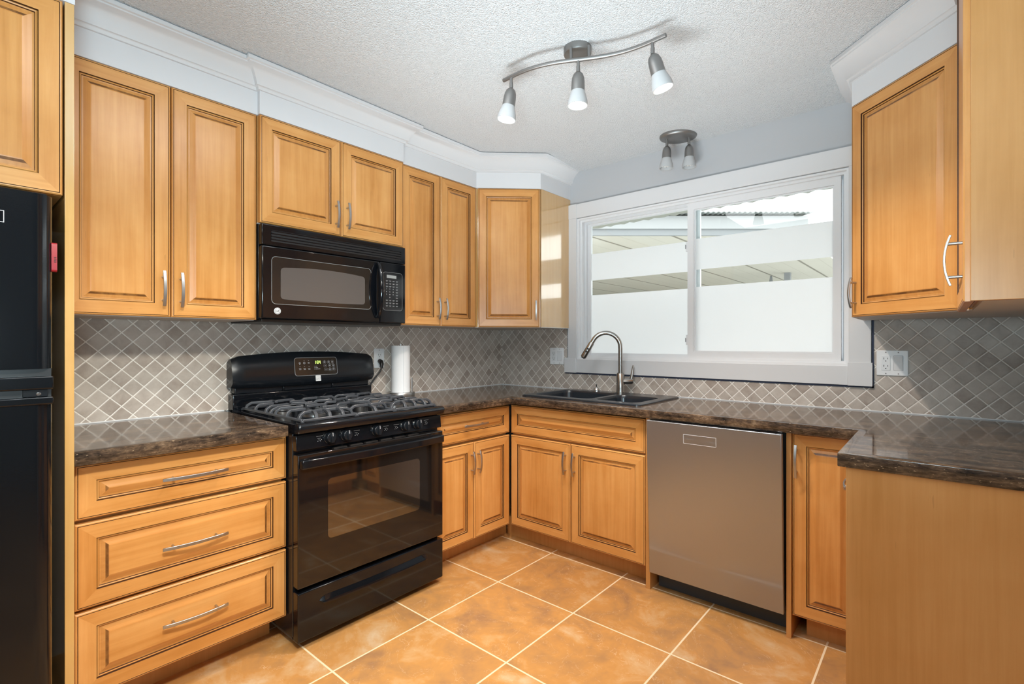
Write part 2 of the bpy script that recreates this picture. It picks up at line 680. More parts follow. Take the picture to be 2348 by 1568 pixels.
        if kind:
            o['kind'] = kind
        return o


def tag(o, label=None, cat=None, group=None, kind=None):
    if label:
        o['label'] = label
    if cat:
        o['category'] = cat
    if group:
        o['group'] = group
    if kind:
        o['kind'] = kind
    return o


def thing(name, label, cat, loc=(0, 0, 0), rz=0, group=None):
    o = bpy.data.objects.new(name, None)
    o.empty_display_size = .05
    COL.objects.link(o)
    o.location = loc
    o.rotation_euler = (0, 0, rz)
    return tag(o, label, cat, group)


def rrect(x0, x1, y0, y1, r, n=5):
    out = []
    for cx_, cy_, a0 in ((x1 - r, y0 + r, -pi / 2), (x1 - r, y1 - r, 0), (x0 + r, y1 - r, pi / 2), (x0 + r, y0 + r, pi)):
        for i in range(n + 1):
            a = a0 + pi / 2 * i / n
            out.append((cx_ + r * cos(a), cy_ + r * sin(a)))
    return out


# ------------------------------------------------------------------ setting
WX, BY = 5.2, -6.0        # far walls of the open dining end


def structure(o):
    o['kind'] = 'structure'
    return o


MB().box(-.1, WX + .1, BY - .1, .14, FZ - .06, FZ, 'floor').build('floor', smooth=0, kind='structure')
cb = MB()
cb.box(-.1, WX + .1, BY - .1, -.345, CZ + .0105, CZ + .1, 'ceiling')
vs = [(-.1, -.345, CZ + .0105), (WX + .1, -.345, CZ + .0105), (WX + .1, .14, CZ - .022), (-.1, .14, CZ - .022),
      (-.1, -.345, CZ + .1), (WX + .1, -.345, CZ + .1), (WX + .1, .14, CZ + .1), (-.1, .14, CZ + .1)]
cb.add(vs, [(0, 1, 2, 3), (4, 7, 6, 5), (0, 4, 5, 1), (1, 5, 6, 2), (2, 6, 7, 3), (3, 7, 4, 0)], 'ceiling')
cb.build('ceiling', smooth=0, kind='structure')
MB().box(-.1, 0, BY - .1, 0.0, FZ - .05, CZ + .02, 'wall').build('wall_left', smooth=0, kind='structure')
WIN = (.697, 2.240, 1.122, 2.073)
MB().prism([(-.1, FZ - .05), (WX + .1, FZ - .05), (WX + .1, CZ + .02), (-.1, CZ + .02)],
           [[(WIN[0], WIN[2]), (WIN[1], WIN[2]), (WIN[1], WIN[3]), (WIN[0], WIN[3])]], 0, .14, 'wall', 'xz', 'vinyl'
           ).build('wall_window', smooth=0, kind='structure')
MB().box(2.985, 3.085, -1.285, 0, FZ - .05, CZ + .02, 'wall').build('wall_partition', smooth=0, kind='structure')
MB().prism([(BY, FZ - .05), (0, FZ - .05), (0, CZ + .02), (BY, CZ + .02)],
           [[(-4.9, .85), (-3.3, .85), (-3.3, 2.15), (-4.9, 2.15)]], WX, WX + .1, 'wall', 'yz').build('wall_right', smooth=0, kind='structure')
MB().prism([(-.1, FZ - .05), (WX + .1, FZ - .05), (WX + .1, CZ + .02), (-.1, CZ + .02)],
           [], BY - .1, BY, 'wall', 'xz').build('wall_back', smooth=0, kind='structure')

# soffits and crown
soff = [(0, 2.2135), (0, 2.40), (-.04, 2.40), (-.04, 2.2135)]
crown = [(0, 2.312), (.009, 2.312), (.0095, 2.322), (.014, 2.3265), (.0185, 2.327), (.020, 2.333), (.0245, 2.345), (.031, 2.358),
         (.040, 2.371), (.050, 2.381), (.061, 2.388), (.066, 2.390), (.067, 2.395), (.074, 2.397), (.075, 2.411), (0, 2.411)]
pathA = [(.335, -2.586), (.335, -1.944), (.357, -1.944), (.357, -1.191), (.335, -1.191), (.335, -.612), (.635, -.335), (.635, 0)]
pathF = [(.66, -3.6), (.66, -2.586), (.335, -2.586)] + pathA[1:]
pathC = [(2.293, 0), (2.293, -.378), (2.622, -.697), (2.622, -1.285)]
MB().sweep(pathF, soff, 'soffit').build('trim_1', smooth=0, kind='structure')
MB().sweep(pathF, crown, 'trim').build('trim_2', smooth=50, kind='structure')
MB().sweep(pathC[:3], soff, 'soffit').build('trim_3', smooth=0, kind='structure')
MB().sweep(pathC[:3], crown, 'trim').build('trim_4', smooth=50, kind='structure')

# backsplash
s = MB()
s.box(.0005, .008, -2.586, -.0005, .914, 1.335, 'splash_a')
s.box(.008, .0105, -2.586, -1.962, .9145, .918, 'grey_mark')
s.build('trim_5', smooth=0, kind='structure')
s = MB()
s.box(.0085, .612, -.008, -.0005, .914, 1.335, 'splash_b')
s.box(.612, 2.334, -.008, -.0005, .914, 1.030, 'splash_b')
s.box(2.334, 2.984, -.008, -.0005, .914, 1.345, 'splash_b')
s.build('trim_6', smooth=0, kind='structure')
s = MB()
s.box(.600, 2.337, -.0115, -.0005, 1.0225, 1.032, 'navy')
s.box(2.329, 2.337, -.0115, -.0005, 1.0225, 1.34, 'navy')
s.build('trim_7', smooth=0, kind='structure')
# pale caulk line along the worktop
s = MB()
s.box(.008, .012, -2.586, -1.962, .9142, .9185, 'plate2')
s.box(.008, .012, -1.198, -.008, .9142, .9185, 'plate2')
s.box(.012, 2.984, -.012, -.008, .9142, .9185, 'plate2')
s.build('trim_8', smooth=0, kind='structure')

# ------------------------------------------------------------------ window
win = bpy.data.objects.new('window_1', None)
COL.objects.link(win)
win['kind'] = 'structure'
win['label'] = 'white sliding window over the sink with frosted bands'
x0, x1, z0, z1 = WIN
s = MB()
s.box(.628, 2.330, -.020, -.0005, 2.076, 2.170, 'trim')
s.box(.625, .698, -.0225, -.0005, 2.076, 2.172, 'trim')
s.build('casing_header', win, bevel=.0015)
s = MB()
s.box(.628, .697, -.020, -.0005, 1.127, 2.076, 'trim')
s.build('casing_side', win, bevel=.0015)
s = MB()
s.box(2.240, 2.328, -.020, -.0005, 1.139, 2.076, 'trim')
s.build('casing_side', win, bevel=.0015)
s = MB()
s.box(.693, 2.236, -.020, -.0005, 1.032, 1.122, 'trim')
s.build('apron', win, bevel=.0015)
s = MB()
s.box(.602, .694, -.026, -.0005, 1.030, 1.128, 'trim')
s.build('corner_block', win, bevel=.0015)
s = MB()
s.box(2.236, 2.333, -.026, -.0005, 1.030, 1.140, 'trim')
s.build('corner_block', win, bevel=.0015)


def frame(s, a, b_, c_, d, w, y0, y1, key, wl=None, wr=None, wb=None, wt=None):
    wl, wr, wb, wt = wl or w, wr or w, wb or w, wt or w
    s.prism([(a, c_), (b_, c_), (b_, d), (a, d)], [[(a + wl, c_ + wb), (b_ - wr, c_ + wb), (b_ - wr, d - wt), (a + wl, d - wt)]], y0, y1, key, 'xz')


s = MB()
frame(s, x0, x1, z0, z1, .010, -.008, .014, 'vinyl')
frame(s, x0 + .001, x1 - .001, z0 + .001, z1 - .001, .022, .014, .030, 'vinyl')
frame(s, x0 + .002, x1 - .002, z0 + .002, z1 - .002, .014, .030, .058, 'vinyl')
frame(s, x0 + .002, x1 - .002, z0 + .002, z1 - .002, .030, .058, .075, 'vinyl', wl=.030)
frame(s, x0 + .002, x1 - .002, z0 + .002, z1 - .002, .040, .075, .10, 'vinyl')
s.build('window_frame', win, bevel=.001)
# sliding sash on the right
s = MB()
frame(s, 1.441, 2.203, 1.141, 2.058, .038, .030, .056, 'vinyl', wr=.029, wb=.040, wt=.047)
frame(s, 1.4795, 2.1735, 1.1815, 2.0105, .006, .036, .050, 'vinyl')
sash = s.build('sash', win, bevel=.0015)
MB().box(1.484, 2.170, .0415, .0445, 1.186, 2.006, 'pane').build('glass_pane', sash, smooth=0)
tag(MB().box(1.485, 2.169, .0400, .0405, 1.187, 1.559, 'film').build('frosted_film', sash, smooth=0), 'wide frosted lower band')
tag(MB().box(1.485, 2.169, .0400, .0405, 1.659, 1.838, 'film').build('frosted_film', sash, smooth=0), 'narrow frosted upper band')
for zc in (1.80, 1.25):
    s = MB()
    s.box(1.428, 1.4405, .038, .046, zc - .03, zc + .03, 'vinyl')
    s.box(1.424, 1.430, .036, .048, zc - .012, zc + .012, 'gasket')
    s.build('latch', sash, bevel=.001)
s = MB()
s.box(1.441, 2.203, .050, .054, 2.0585, 2.0625, 'gasket')
s.build('weatherstrip', sash, smooth=0)
# fixed light on the left
s = MB()
frame(s, .740, 1.500, 1.135, 2.044, .016, .070, .090, 'vinyl', wr=.045, wb=.014, wt=.016)
fx = s.build('fixed_sash', win, bevel=.0015)
MB().box(.754, 1.458, .080, .083, 1.147, 2.030, 'pane').build('glass_pane', fx, smooth=0)
tag(MB().box(.756, 1.4545, .0785, .079, 1.1495, 1.557, 'film').build('frosted_film', fx, smooth=0), 'wide frosted lower band')
tag(MB().box(.756, 1.4545, .0785, .079, 1.658, 1.838, 'film').build('frosted_film', fx, smooth=0), 'narrow frosted upper band')

# ------------------------------------------------------------------ outside
MB().box(-30, 40, .16, 60, -.35, -.25, 'concrete').build('ground', smooth=0, kind='structure')
F2 = Vector((-sin(.7048), cos(.7048)))
R2 = Vector((cos(.7048), sin(.7048)))
C2 = Vector((2.5709, -2.862))


def plan(u, d):
    return C2 + F2 * d + R2 * ((u - 1181.27) / FPX * d)


PA, PB = plan(-900, 7.1), plan(1838, 7.1)
PORCH_Z = 2.77
porch = thing('porch_roof', 'white-edged porch roof with cream board ceiling seen through the window', 'roof', (PA.x, PA.y, -.25))
loc = Vector((PA.x, PA.y, -.25))


def L(p, z):
    return (p.x - loc.x, p.y - loc.y, z - loc.z)


far = Vector((0, 16))
back = [PA, PB, PB + far, PA + far]
s = MB()
s.add([L(p, PORCH_Z) for p in back] + [L(p, PORCH_Z + .04) for p in back],
      [(0, 1, 2, 3), (7, 6, 5, 4), (0, 4, 5, 1), (1, 5, 6, 2), (2, 6, 7, 3), (3, 7, 4, 0)], 'porch')
s.build('board_ceiling', porch, smooth=0)
n2 = -F2
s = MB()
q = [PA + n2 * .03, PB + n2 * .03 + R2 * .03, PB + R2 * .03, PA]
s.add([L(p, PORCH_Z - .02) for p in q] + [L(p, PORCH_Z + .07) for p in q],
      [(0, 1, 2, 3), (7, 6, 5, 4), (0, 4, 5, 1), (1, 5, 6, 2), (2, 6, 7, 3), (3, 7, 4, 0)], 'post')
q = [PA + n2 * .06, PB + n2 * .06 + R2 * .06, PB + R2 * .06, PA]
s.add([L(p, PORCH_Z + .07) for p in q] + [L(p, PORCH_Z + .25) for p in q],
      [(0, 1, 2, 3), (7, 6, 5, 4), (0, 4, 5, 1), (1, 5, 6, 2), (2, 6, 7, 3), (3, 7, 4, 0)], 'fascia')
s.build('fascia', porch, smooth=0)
s = MB()
vs, fs = [], []
N = 1400
Ln = (PB - PA).length + .08
for i in range(N + 1):
    p = PA + R2 * (Ln * i / N)
    dz = .009 * sin(i * 2 * pi / 6.0)
    for d_, zz in ((-.16, .27), (8.0, .75)):
        a = p - n2 * d_
        vs.append(L(a, PORCH_Z + zz + dz))
        vs.append(L(a, PORCH_Z + zz + dz + .012))
for i in range(N):
    a, b_ = 4 * i, 4 * (i + 1)
    fs += [(a, b_, b_ + 2, a + 2), (a + 1, a + 3, b_ + 3, b_ + 1), (a, a + 1, b_ + 1, b_)]
s.add(vs, fs, 'roofing')
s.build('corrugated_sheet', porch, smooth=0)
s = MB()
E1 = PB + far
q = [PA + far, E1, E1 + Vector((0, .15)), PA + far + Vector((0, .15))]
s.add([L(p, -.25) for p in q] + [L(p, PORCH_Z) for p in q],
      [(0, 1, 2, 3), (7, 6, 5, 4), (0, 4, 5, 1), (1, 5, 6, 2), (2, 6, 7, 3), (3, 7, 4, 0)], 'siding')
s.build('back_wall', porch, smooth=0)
s = MB()
pp = plan(1806, 11.0)
a = L(pp, -.25)
s.box(a[0] - .06, a[0] + .06, a[1] - .06, a[1] + .06, a[2], a[2] + PORCH_Z + .25, 'post')
pp = plan(1768, 11.5)
a = L(pp, -.25)
s.tube([(a[0], a[1], a[2]), (a[0], a[1], a[2] + 2.55), (a[0], a[1], a[2] + PORCH_Z + .25)], [.10, .085, .02], 'post')
s.build('post', porch)
# own eave just outside the glass
ev = thing('eave', 'corrugated roof edge just above the left window pane', 'roof', (0, .145, 2.12))
s = MB()
vs, fs = [], []
N = 90
for i in range(N + 1):
    x = -.2 + 3.6 * i / N
    dz = .006 * sin(i * 2 * pi / 2.6)
    vs += [(x, .005, .10 + dz), (x, .47, .030 + dz), (x, .47, .040 + dz), (x, .005, .11 + dz)]
for i in range(N):
    a, b_ = 4 * i, 4 * (i + 1)
    for j in range(4):
        fs.append((a + j, b_ + j, b_ + (j + 1) % 4, a + (j + 1) % 4))
s.add(vs, fs, 'siding')
s.build('corrugated_edge', ev)

# ------------------------------------------------------------------ cabinet fronts
FR = .050


def front_mesh(w, h, horiz=False):
    """raised-panel mitred front; lower-left-back corner at origin, faces -y, 20 mm thick"""
    fr = FR
    rings = [(0, 0, 'w'), (0, .0165, 'w'), (.003, .0195, 'w'), (.0055, .020, 'g'), (.0065, .0182, 'g'), (.0075, .020, 'w'),
             (fr, .020, 'g'), (fr + .0012, .0140, 'w'), (fr + .004, .0165, 'w'), (fr + .0068, .0150, 'g'), (fr + .0080, .0105, 's'),
             (fr + .0125, .0105, 's'), (fr + .0225, .0138, 'm'), (fr + .0300, .0168, 's'), (fr + .033, .0176, 'c')]
    s = MB()
    base = []
    for ins, d, k_ in rings:
        base.append([(ins, -d, ins), (w - ins, -d, ins), (w - ins, -d, h - ins), (ins, -d, h - ins)])
    for i in range(len(rings) - 1):
        A, B = base[i], base[i + 1]
        kk = rings[i][2]
        for j in range(4):
            q = (j + 1) % 4
            hz = j in (0, 2)
            key = {'w': 'wood_h' if hz else 'wood_v', 'g': 'glaze', 's': 'slope_h' if horiz else 'slope_v', 'm': 'smear'}[kk]
            if kk == 'm' and (hz == horiz):
                key = 'slope_h' if horiz else 'slope_v'
            s.add([A[j], A[q], B[q], B[j]], [(0, 1, 2, 3)], key)
    s.add(base[-1], [(0, 1, 2, 3)], 'wood_h' if horiz else 'wood_v')
    s.add(base[0], [(3, 2, 1, 0)], 'wood_v')
    return s


def bar_handle(x, y, z, L_, vertical, parent, wdt=.0105, out=.030):
    """arched flat bar pull on two posts; (x,y,z) is the centre on the face, out toward -y"""
    s = MB()
    pts = []
    for i in range(13):
        t_ = -1 + 2 * i / 12
        o = out + .004 - .012 * t_ * t_ + (0 if abs(t_) < .99 else 0)
        a = t_ * L_ / 2
        pts.append((x, y - o, z + a) if vertical else (x + a, y - o, z))
    up = (1, 0, 0) if vertical else (0, 0, 1)
    s.tube(pts, 0, 'nickel', flat=(.005, wdt, up))
    for sg in (-1, 1):
        a = sg * L_ * .33
        p0 = (x, y + .0005, z + a) if vertical else (x + a, y + .0005, z)
        p1 = (x, y - out + .002, z + a) if vertical else (x + a, y - out + .002, z)
        s.cyl(p0, p1, .0038, 'nickel', 12)
    return s.build('handle', parent, bevel=.0008, seg=1)


def front(parent, name, x0, x1, z0, z1, yf, handle=None, horiz=False, bevel=0):
    """front with its outer face on local y = -yf"""
    s = front_mesh(x1 - x0, z1 - z0, horiz)
    o = s.build(name, parent, smooth=25)
    o.location = (x0, -yf + .020, z0)
    if handle:
        hx, hz, L_, vert = handle
        bar_handle(hx - x0, -.020, hz - z0, L_, vert, o)
    return o


A90 = pi / 2
# local x runs along +y for the stove wall, so a world y becomes y - y0
# --- drawer unit left of the stove
y0 = -2.582
t = thing('drawer_cabinet', 'maple three-drawer base cabinet left of the stove', 'cabinet', (.001, y0, FZ), A90)
s = MB()
s.box(0, .629, -.578, 0, .118, .832, 'panel')
s.build('body', t, bevel=.001)
s = MB()
s.box(.0, .629, -.470, -.452, 0, .118, 'panel')
s.box(.590, .629, -.452, -.05, 0, .118, 'panel')
s.build('toe_kick', t)
for (a, b_) in ((.701, .866), (.431, .6885), (.158, .4205)):
    zc = {.701: .782, .431: .554, .158: .300}[a]
    front(t, 'drawer', .003, .634, a - FZ, b_ - FZ, .609, (-2.265 - y0, zc - FZ, .198, False), True)

# --- wall cabinets on the stove wall
def wall_cab(label, y0, y1, z0, z1, depth, splits, handles, name='wall_cabinet'):
    t = thing(name, label, 'cabinet', (.001, y0, z0), A90, 'maple wall cabinets')
    w = y1 - y0
    s = MB()
    s.box(.0015, w - .0015, -(depth - .030), 0, .004, z1 - z0, 'panel')
    s.box(.0015, w - .0015, -(depth - .030), 0, 0, .004, 'under')
    s.build('body', t)
    for (a, b_), hd in zip(splits, handles):
        front(t, 'door', a - y0, b_ - y0, .002, z1 - z0 - .001, depth - .001, (hd[0] - y0, hd[1] - z0, hd[2], True) if hd else None)
    return t


wall_cab('tall two-door maple wall cabinet beside the fridge panel', -2.584, -1.946, 1.330, 2.2125, .335,
         ((-2.579, -2.263), (-2.259, -1.948)), ((-2.288, 1.438, .132), (-2.230, 1.436, .132)))
wall_cab('short two-door maple wall cabinet above the microwave', -1.944, -1.191, 1.748, 2.2125, .357,
         ((-1.942, -1.564), (-1.560, -1.193)), ((-1.592, 1.848, .128), (-1.533, 1.850, .128)))
wall_cab('narrow two-door maple wall cabinet right of the microwave', -1.190, -.613, 1.330, 2.2125, .335,
         ((-1.187, -.910), (-.906, -.615)), ((-.937, 1.432, .125), (-.880, 1.432, .125)))

# --- diagonal corner wall cabinets
def corner_cab(label, poly, p0, p1, z0, z1, handle_side, gable_key, open_gable, name='corner_wall_cabinet'):
    """poly: plan outline of the body; p0->p1 left to right edges of the diagonal face"""
    p0, p1 = Vector(p0), Vector(p1)
    d = (p1 - p0)
    w = d.length
    ang = math.atan2(d.y, d.x)
    t = thing(name, label, 'cabinet', (p0.x, p0.y, z0), ang, 'maple wall cabinets')
    mi = Matrix.Rotation(-ang, 4, 'Z') @ Matrix.Translation((-p0.x, -p0.y, 0))
    pl = [mi @ Vector((a, b_, 0)) for a, b_ in poly]
    s = MB()
    s.prism([(p.x, p.y) for p in pl], [], .004, z1 - z0, 'gable')
    s.prism([(p.x, p.y) for p in pl], [], 0, .004, 'under')
    s.build('body', t, smooth=0)
    hx = .030 if handle_side == 'l' else w - .030
    front(t, 'door', .004, w - .004, .002, z1 - z0 - .002, .0205, (hx, 1.438 - z0, .125, True))
    return t


corner_cab('single-door diagonal maple corner cabinet left of the window',
           [(.001, -.001), (.001, -.610), (.318, -.610), (.328, -.592), (.620, -.320), (.635, -.330), (.635, -.001)],
           (.330, -.596), (.622, -.324), 1.330, 2.2125, 'r', 'gable', None)
corner_cab('single-door diagonal maple corner cabinet right of the window',
           [(2.297, -.027), (2.297, -.372), (2.305, -.362), (2.630, -.676), (2.650, -.697), (2.984, -.697), (2.984, -.027)],
           (2.302, -.364), (2.636, -.684), 1.338, 2.2125, 'l', 'gable', None)

# --- wall cabinet on the partition, running up to the ceiling
t = thing('wall_cabinet', 'wall cabinet with plain maple end panel at the right edge', 'cabinet', (2.984, -.700, 1.333), -A90, 'maple wall cabinets')
s = MB()
s.box(.001, .552, -.342, 0, .012, CZ - 1.336, 'panel')
s.box(.030, .552, -.335, -.003, 0, .012, 'under')
s.build('body', t)
s = MB()
s.box(.5525, .571, -.358, 0, 0, CZ - 1.336, 'panel')
s.build('end_panel', t, bevel=.001)
front(t, 'door', .003, .5515, .0, CZ - 1.345, .371, (.525, 1.437 - 1.333, .125, True))

# --- cabinet over the fridge and its tall end panel
t = thing('fridge_top_cabinet', 'maple cabinet above the black fridge', 'cabinet', (.001, -3.42, 1.656), A90)
s = MB()
s.box(0, .808, -.635, 0, 0, .556, 'panel')
s.build('body', t)
front(t, 'door', .002, .403, .0, .556, .657)
front(t, 'door', .406, .8075, .0, .556, .657)
s = MB()
s.box(.001, .660, -2.6085, -2.5875, FZ, 2.2125, 'gable')
tag(s.build('fridge_end_panel', bevel=.001), 'tall plain maple panel between the fridge and the drawer cabinet', 'panel')

# --- base cabinet right of the stove
y0 = -1.197
t = thing('base_cabinet', 'maple base cabinet with drawer and two doors right of the stove', 'cabinet', (.001, y0, FZ), A90)
s = MB()
s.box(0, .588, -.578, 0, .106, .832, 'panel')
s.build('body', t)
MB().box(0, .690, -.495, -.477, 0, .106, 'panel').build('toe_kick', t)
front(t, 'drawer', .003, .5895, .699 - FZ, .858 - FZ, .609, (-.906 - y0, .783 - FZ, .185, False), True)
front(t, 'door', .003, .2895, .150 - FZ, .684 - FZ, .609, (-.930 - y0, .575 - FZ, .125, True))
front(t, 'door', .2935, .5895, .150 - FZ, .684 - FZ, .609, (-.880 - y0, .575 - FZ, .125, True))

# --- sink base
t = thing('sink_cabinet', 'maple sink base cabinet with two doors under the window', 'cabinet', (.612, -.001, FZ), 0)
s = MB()
s.box(0, .866, -.577, -.03, .106, .124, 'panel')
s.box(0, .866, -.577, -.558, .124, .80, 'panel')
s.box(0, .018, -.558, -.03, .124, .80, 'panel')
s.box(.848, .866, -.558, -.03, .124, .80, 'panel')
s.build('body', t)
MB().box(-.105, .868, -.510, -.492, 0, .106, 'panel').build('toe_kick', t)
MB().box(.868, .891, -.597, -.03, 0, .832, 'panel').build('side_panel', t, bevel=.001)
front(t, 'false_drawer_front', .0, .865, .694 - FZ, .862 - FZ, .5985, None, True)
front(t, 'door', .0, .4265, .146 - FZ, .682 - FZ, .5985, (.399, .577 - FZ, .125, True))
front(t, 'door', .4305, .865, .146 - FZ, .682 - FZ, .5985, (.457, .577 - FZ, .125, True))

# --- narrow base cabinet right of the dishwasher
t = thing('base_cabinet', 'narrow single-door maple base cabinet right of the dishwasher', 'cabinet', (2.096, -.001, FZ), 0)
s = MB()
s.box(.019, .265, -.577, -.03, .092, .832, 'panel')
s.build('body', t)
MB().box(0, .0185, -.605, -.03, 0, .832, 'panel').build('side_panel', t, bevel=.001)
MB().box(.060, .290, -.532, -.515, 0, .092, 'panel').build('toe_kick', t)
front(t, 'door', .0205, .266, .134 - FZ, .8715 - FZ, .599, (.0365, .760 - FZ, .132, True))

# --- peninsula
t = thing('peninsula_cabinet', 'maple peninsula base with plain end panel facing the dining side', 'cabinet', (2.984, -.600, FZ), -A90)
s = MB()
s.box(.03, .511, -.595, 0, .10, .832, 'panel')
s.box(.03, .511, -.53, 0, 0, .10, 'panel')
s.build('body', t)
MB().box(.512, .531, -.6215, 0, 0, .832, 'panel').build('end_panel', t, bevel=.001)
front(t, 'drawer', .035, .508, .699 - FZ, .866 - FZ, .6165, (.315, .779 - FZ, .185, False), True)
front(t, 'door', .035, .508, .146 - FZ, .684 - FZ, .6165, (.07, .577 - FZ, .125, True))

# ------------------------------------------------------------------ worktops
edge = [(-.030, .9137), (-.0030, .9137), (-.0008, .9128), (0, .9105), (0, .8760), (-.002, .8735), (-.030, .8735)]
def top(path, polys, name, label):
    t = thing(name, label, 'worktop', (0, 0, .8735))
    return t


s = MB()
s.prism([(.0005, -2.5865), (.628, -2.5865), (.628, -1.963), (.0005, -1.963)], [], .8735, .9138, 'granite_y')
s.sweep([(.657, -2.5865), (.657, -1.963)], edge, 'granite_y')
tag(s.build('worktop', smooth=40), 'short dark granite worktop left of the stove', 'worktop')

SINK = (.648, 1.424, -.553, -.034)
s = MB()
s.prism([(.0005, -1.198), (.628, -1.198), (.628, -.6395), (.0005, -.0005)], [], .8735, .9138, 'granite_y')
s.prism([(.0005, -.0005), (.628, -.6395), (.628, -.611), (2.371, -.611), (2.371, -1.1125), (2.984, -1.1125), (2.984, -.0005)],
        [[(SINK[0] + .02, SINK[2] + .02), (SINK[1] - .02, SINK[2] + .02), (SINK[1] - .02, SINK[3] - .02), (SINK[0] + .02, SINK[3] - .02)]],
        .8735, .9138, 'granite_x')
s.sweep([(.657, -1.198), (.657, -.6395)], edge, 'granite_y')
s.sweep([(.657, -.6395), (2.343, -.6395), (2.343, -1.1415), (2.984, -1.1415)], edge, 'granite_x')
tag(s.build('worktop', smooth=40), 'long dark granite worktop from the stove past the sink to the peninsula', 'worktop')

# ------------------------------------------------------------------ sink, faucet, stopper
t = thing('double_sink', 'black double-bowl sink set in the worktop under the window', 'sink', (SINK[0], SINK[2], .914))
SW, SD = SINK[1] - SINK[0], SINK[3] - SINK[2]
b1 = rrect(.045, .440, .060, .425, .05)
b2 = rrect(.470, SW - .045, .060, .360, .05)
s = MB()
out = rrect(0, SW, 0, SD, .03)
out2 = rrect(.006, SW - .006, .006, SD - .006, .028)
n = len(out)
s.add([(x, y, 0) for x, y in out] + [(x, y, .006) for x, y in out] + [(x, y, .009) for x, y in out2],
      [(i, (i + 1) % n, n + (i + 1) % n, n + i) for i in range(n)] + [(n + i, n + (i + 1) % n, 2 * n + (i + 1) % n, 2 * n + i) for i in range(n)], 'sink')
tri = tessellate_polygon([[Vector((x, y, 0)) for x, y in lp] for lp in (out2, b1, b2)])
fl = [(x, y, .009) for lp in (out2, b1, b2) for x, y in lp]
s.add(fl, [tuple(q) for q in tri], 'sink')
s.build('rim', t, smooth=40)
for lp, (bx, by) in ((b1, (.2425, .2425)), (b2, (SW / 2 + .2125, .21))):
    s = MB()
    m_ = len(lp)
    vs = []
    for sc, z in ((1, .009), (.985, .004), (.97, -.01), (.94, -.15), (.90, -.17), (.80, -.175)):
        vs += [(bx + (x - bx) * sc, by + (y - by) * sc, z) for x, y in lp]
    fs = []
    for j in range(5):
        for i in range(m_):
            q = (i + 1) % m_
            fs.append((j * m_ + i, j * m_ + q, (j + 1) * m_ + q, (j + 1) * m_ + i))
    fs.append(tuple(5 * m_ + i for i in range(m_)))
    s.add(vs, fs, 'sink')
    bo = s.build('bowl', t, smooth=60)
    MB().lathe([(.042, -.1745), (.042, -.172), (.03, -.1715), (.028, -.174)], 'chrome', 24, Matrix.Translation((bx, by, 0))).build('drain', bo)

fx_, fy_ = 1.068, -.092
t = thing('faucet', 'brushed pull-down gooseneck faucet behind the black sink', 'faucet', (fx_, fy_, .9225))
dr = Vector((-.187, -.012, 0)).normalized()      # spout swings to the left
dr = Vector((-.86, -.51, 0)).normalized()
MB().lathe([(.031, 0), (.031, .006), (.026, .008), (.0245, .03), (.0235, .118), (.0205, .1225), (.013, .123)], 'faucet', 28).build('body', t, smooth=40)
s = MB()
s.cyl((0, 0, .12), (0, 0, .126), .0185, 'faucet', 24)
pts = [Vector((0, 0, .12)), Vector((0, 0, .20)), Vector((0, 0, .27))]
rad = .088
cz_ = .284
for i in range(1, 15):
    a = pi * (i / 14) * .86
    pts.append(dr * (rad - rad * cos(a)) + Vector((0, 0, cz_ + rad * sin(a))))
tan = (pts[-1] - pts[-2]).normalized()
pts.append(pts[-1] + tan * .012)
s.tube(pts, .0135, 'faucet', 20)
s.build('spout', t, smooth=50)
e0 = pts[-1]
s = MB()
s.tube([e0, e0 + tan * .006, e0 + tan * .04, e0 + tan * .100, e0 + tan * .106], [.0150, .0165, .0172, .0180, .0165], 'faucet', 22)
s.tube([e0 + tan * .106, e0 + tan * .112], [.0120, .0115], 'black_plastic', 20)
sp_ = s.build('spray_head', t, smooth=40)
s = MB()
side = Vector((.35, -.93, 0)).normalized()
side = (side - tan * side.dot(tan)).normalized()
for o_2 in (.045, .064):
    c0 = e0 + tan * o_2 + side * .0155
    s.tube([c0, c0 + side * .0035], [.0070, .0062], 'black_plastic', 14)
s.build('spray_button', sp_)
s = MB()
hd = Vector((.80, .60, 0)).normalized()
hd = Vector((.78, .62, 0))
s.tube([Vector((0, 0, .072)), hd * .030 + Vector((0, 0, .073)), hd * .068 + Vector((0, 0, .074)), hd * .074 + Vector((0, 0, .074))], [.019, .019, .020, .018], 'faucet', 22)
b0 = hd * .066 + Vector((0, 0, .080))
s.tube([b0, b0 + hd * .004 + Vector((0, 0, .02)), b0 + hd * .012 + Vector((0, 0, .075)), b0 + hd * .013 + Vector((0, 0, .092))], [.0125, .0105, .0075, .004], 'faucet', 16)
s.build('lever', t, smooth=50)

s = MB()
s.lathe([(.030, 0), (.030, .003), (.021, .006), (.020, .015), (.013, .020), (.005, .022), (.004, .040), (.0055, .043), (.002, .047)], 'chrome', 24)
o = s.build('sink_stopper', smooth=50)
o.location = (.880, -.062, .923)
tag(o, 'small chrome sink stopper standing on the rim left of the faucet', 'sink stopper')

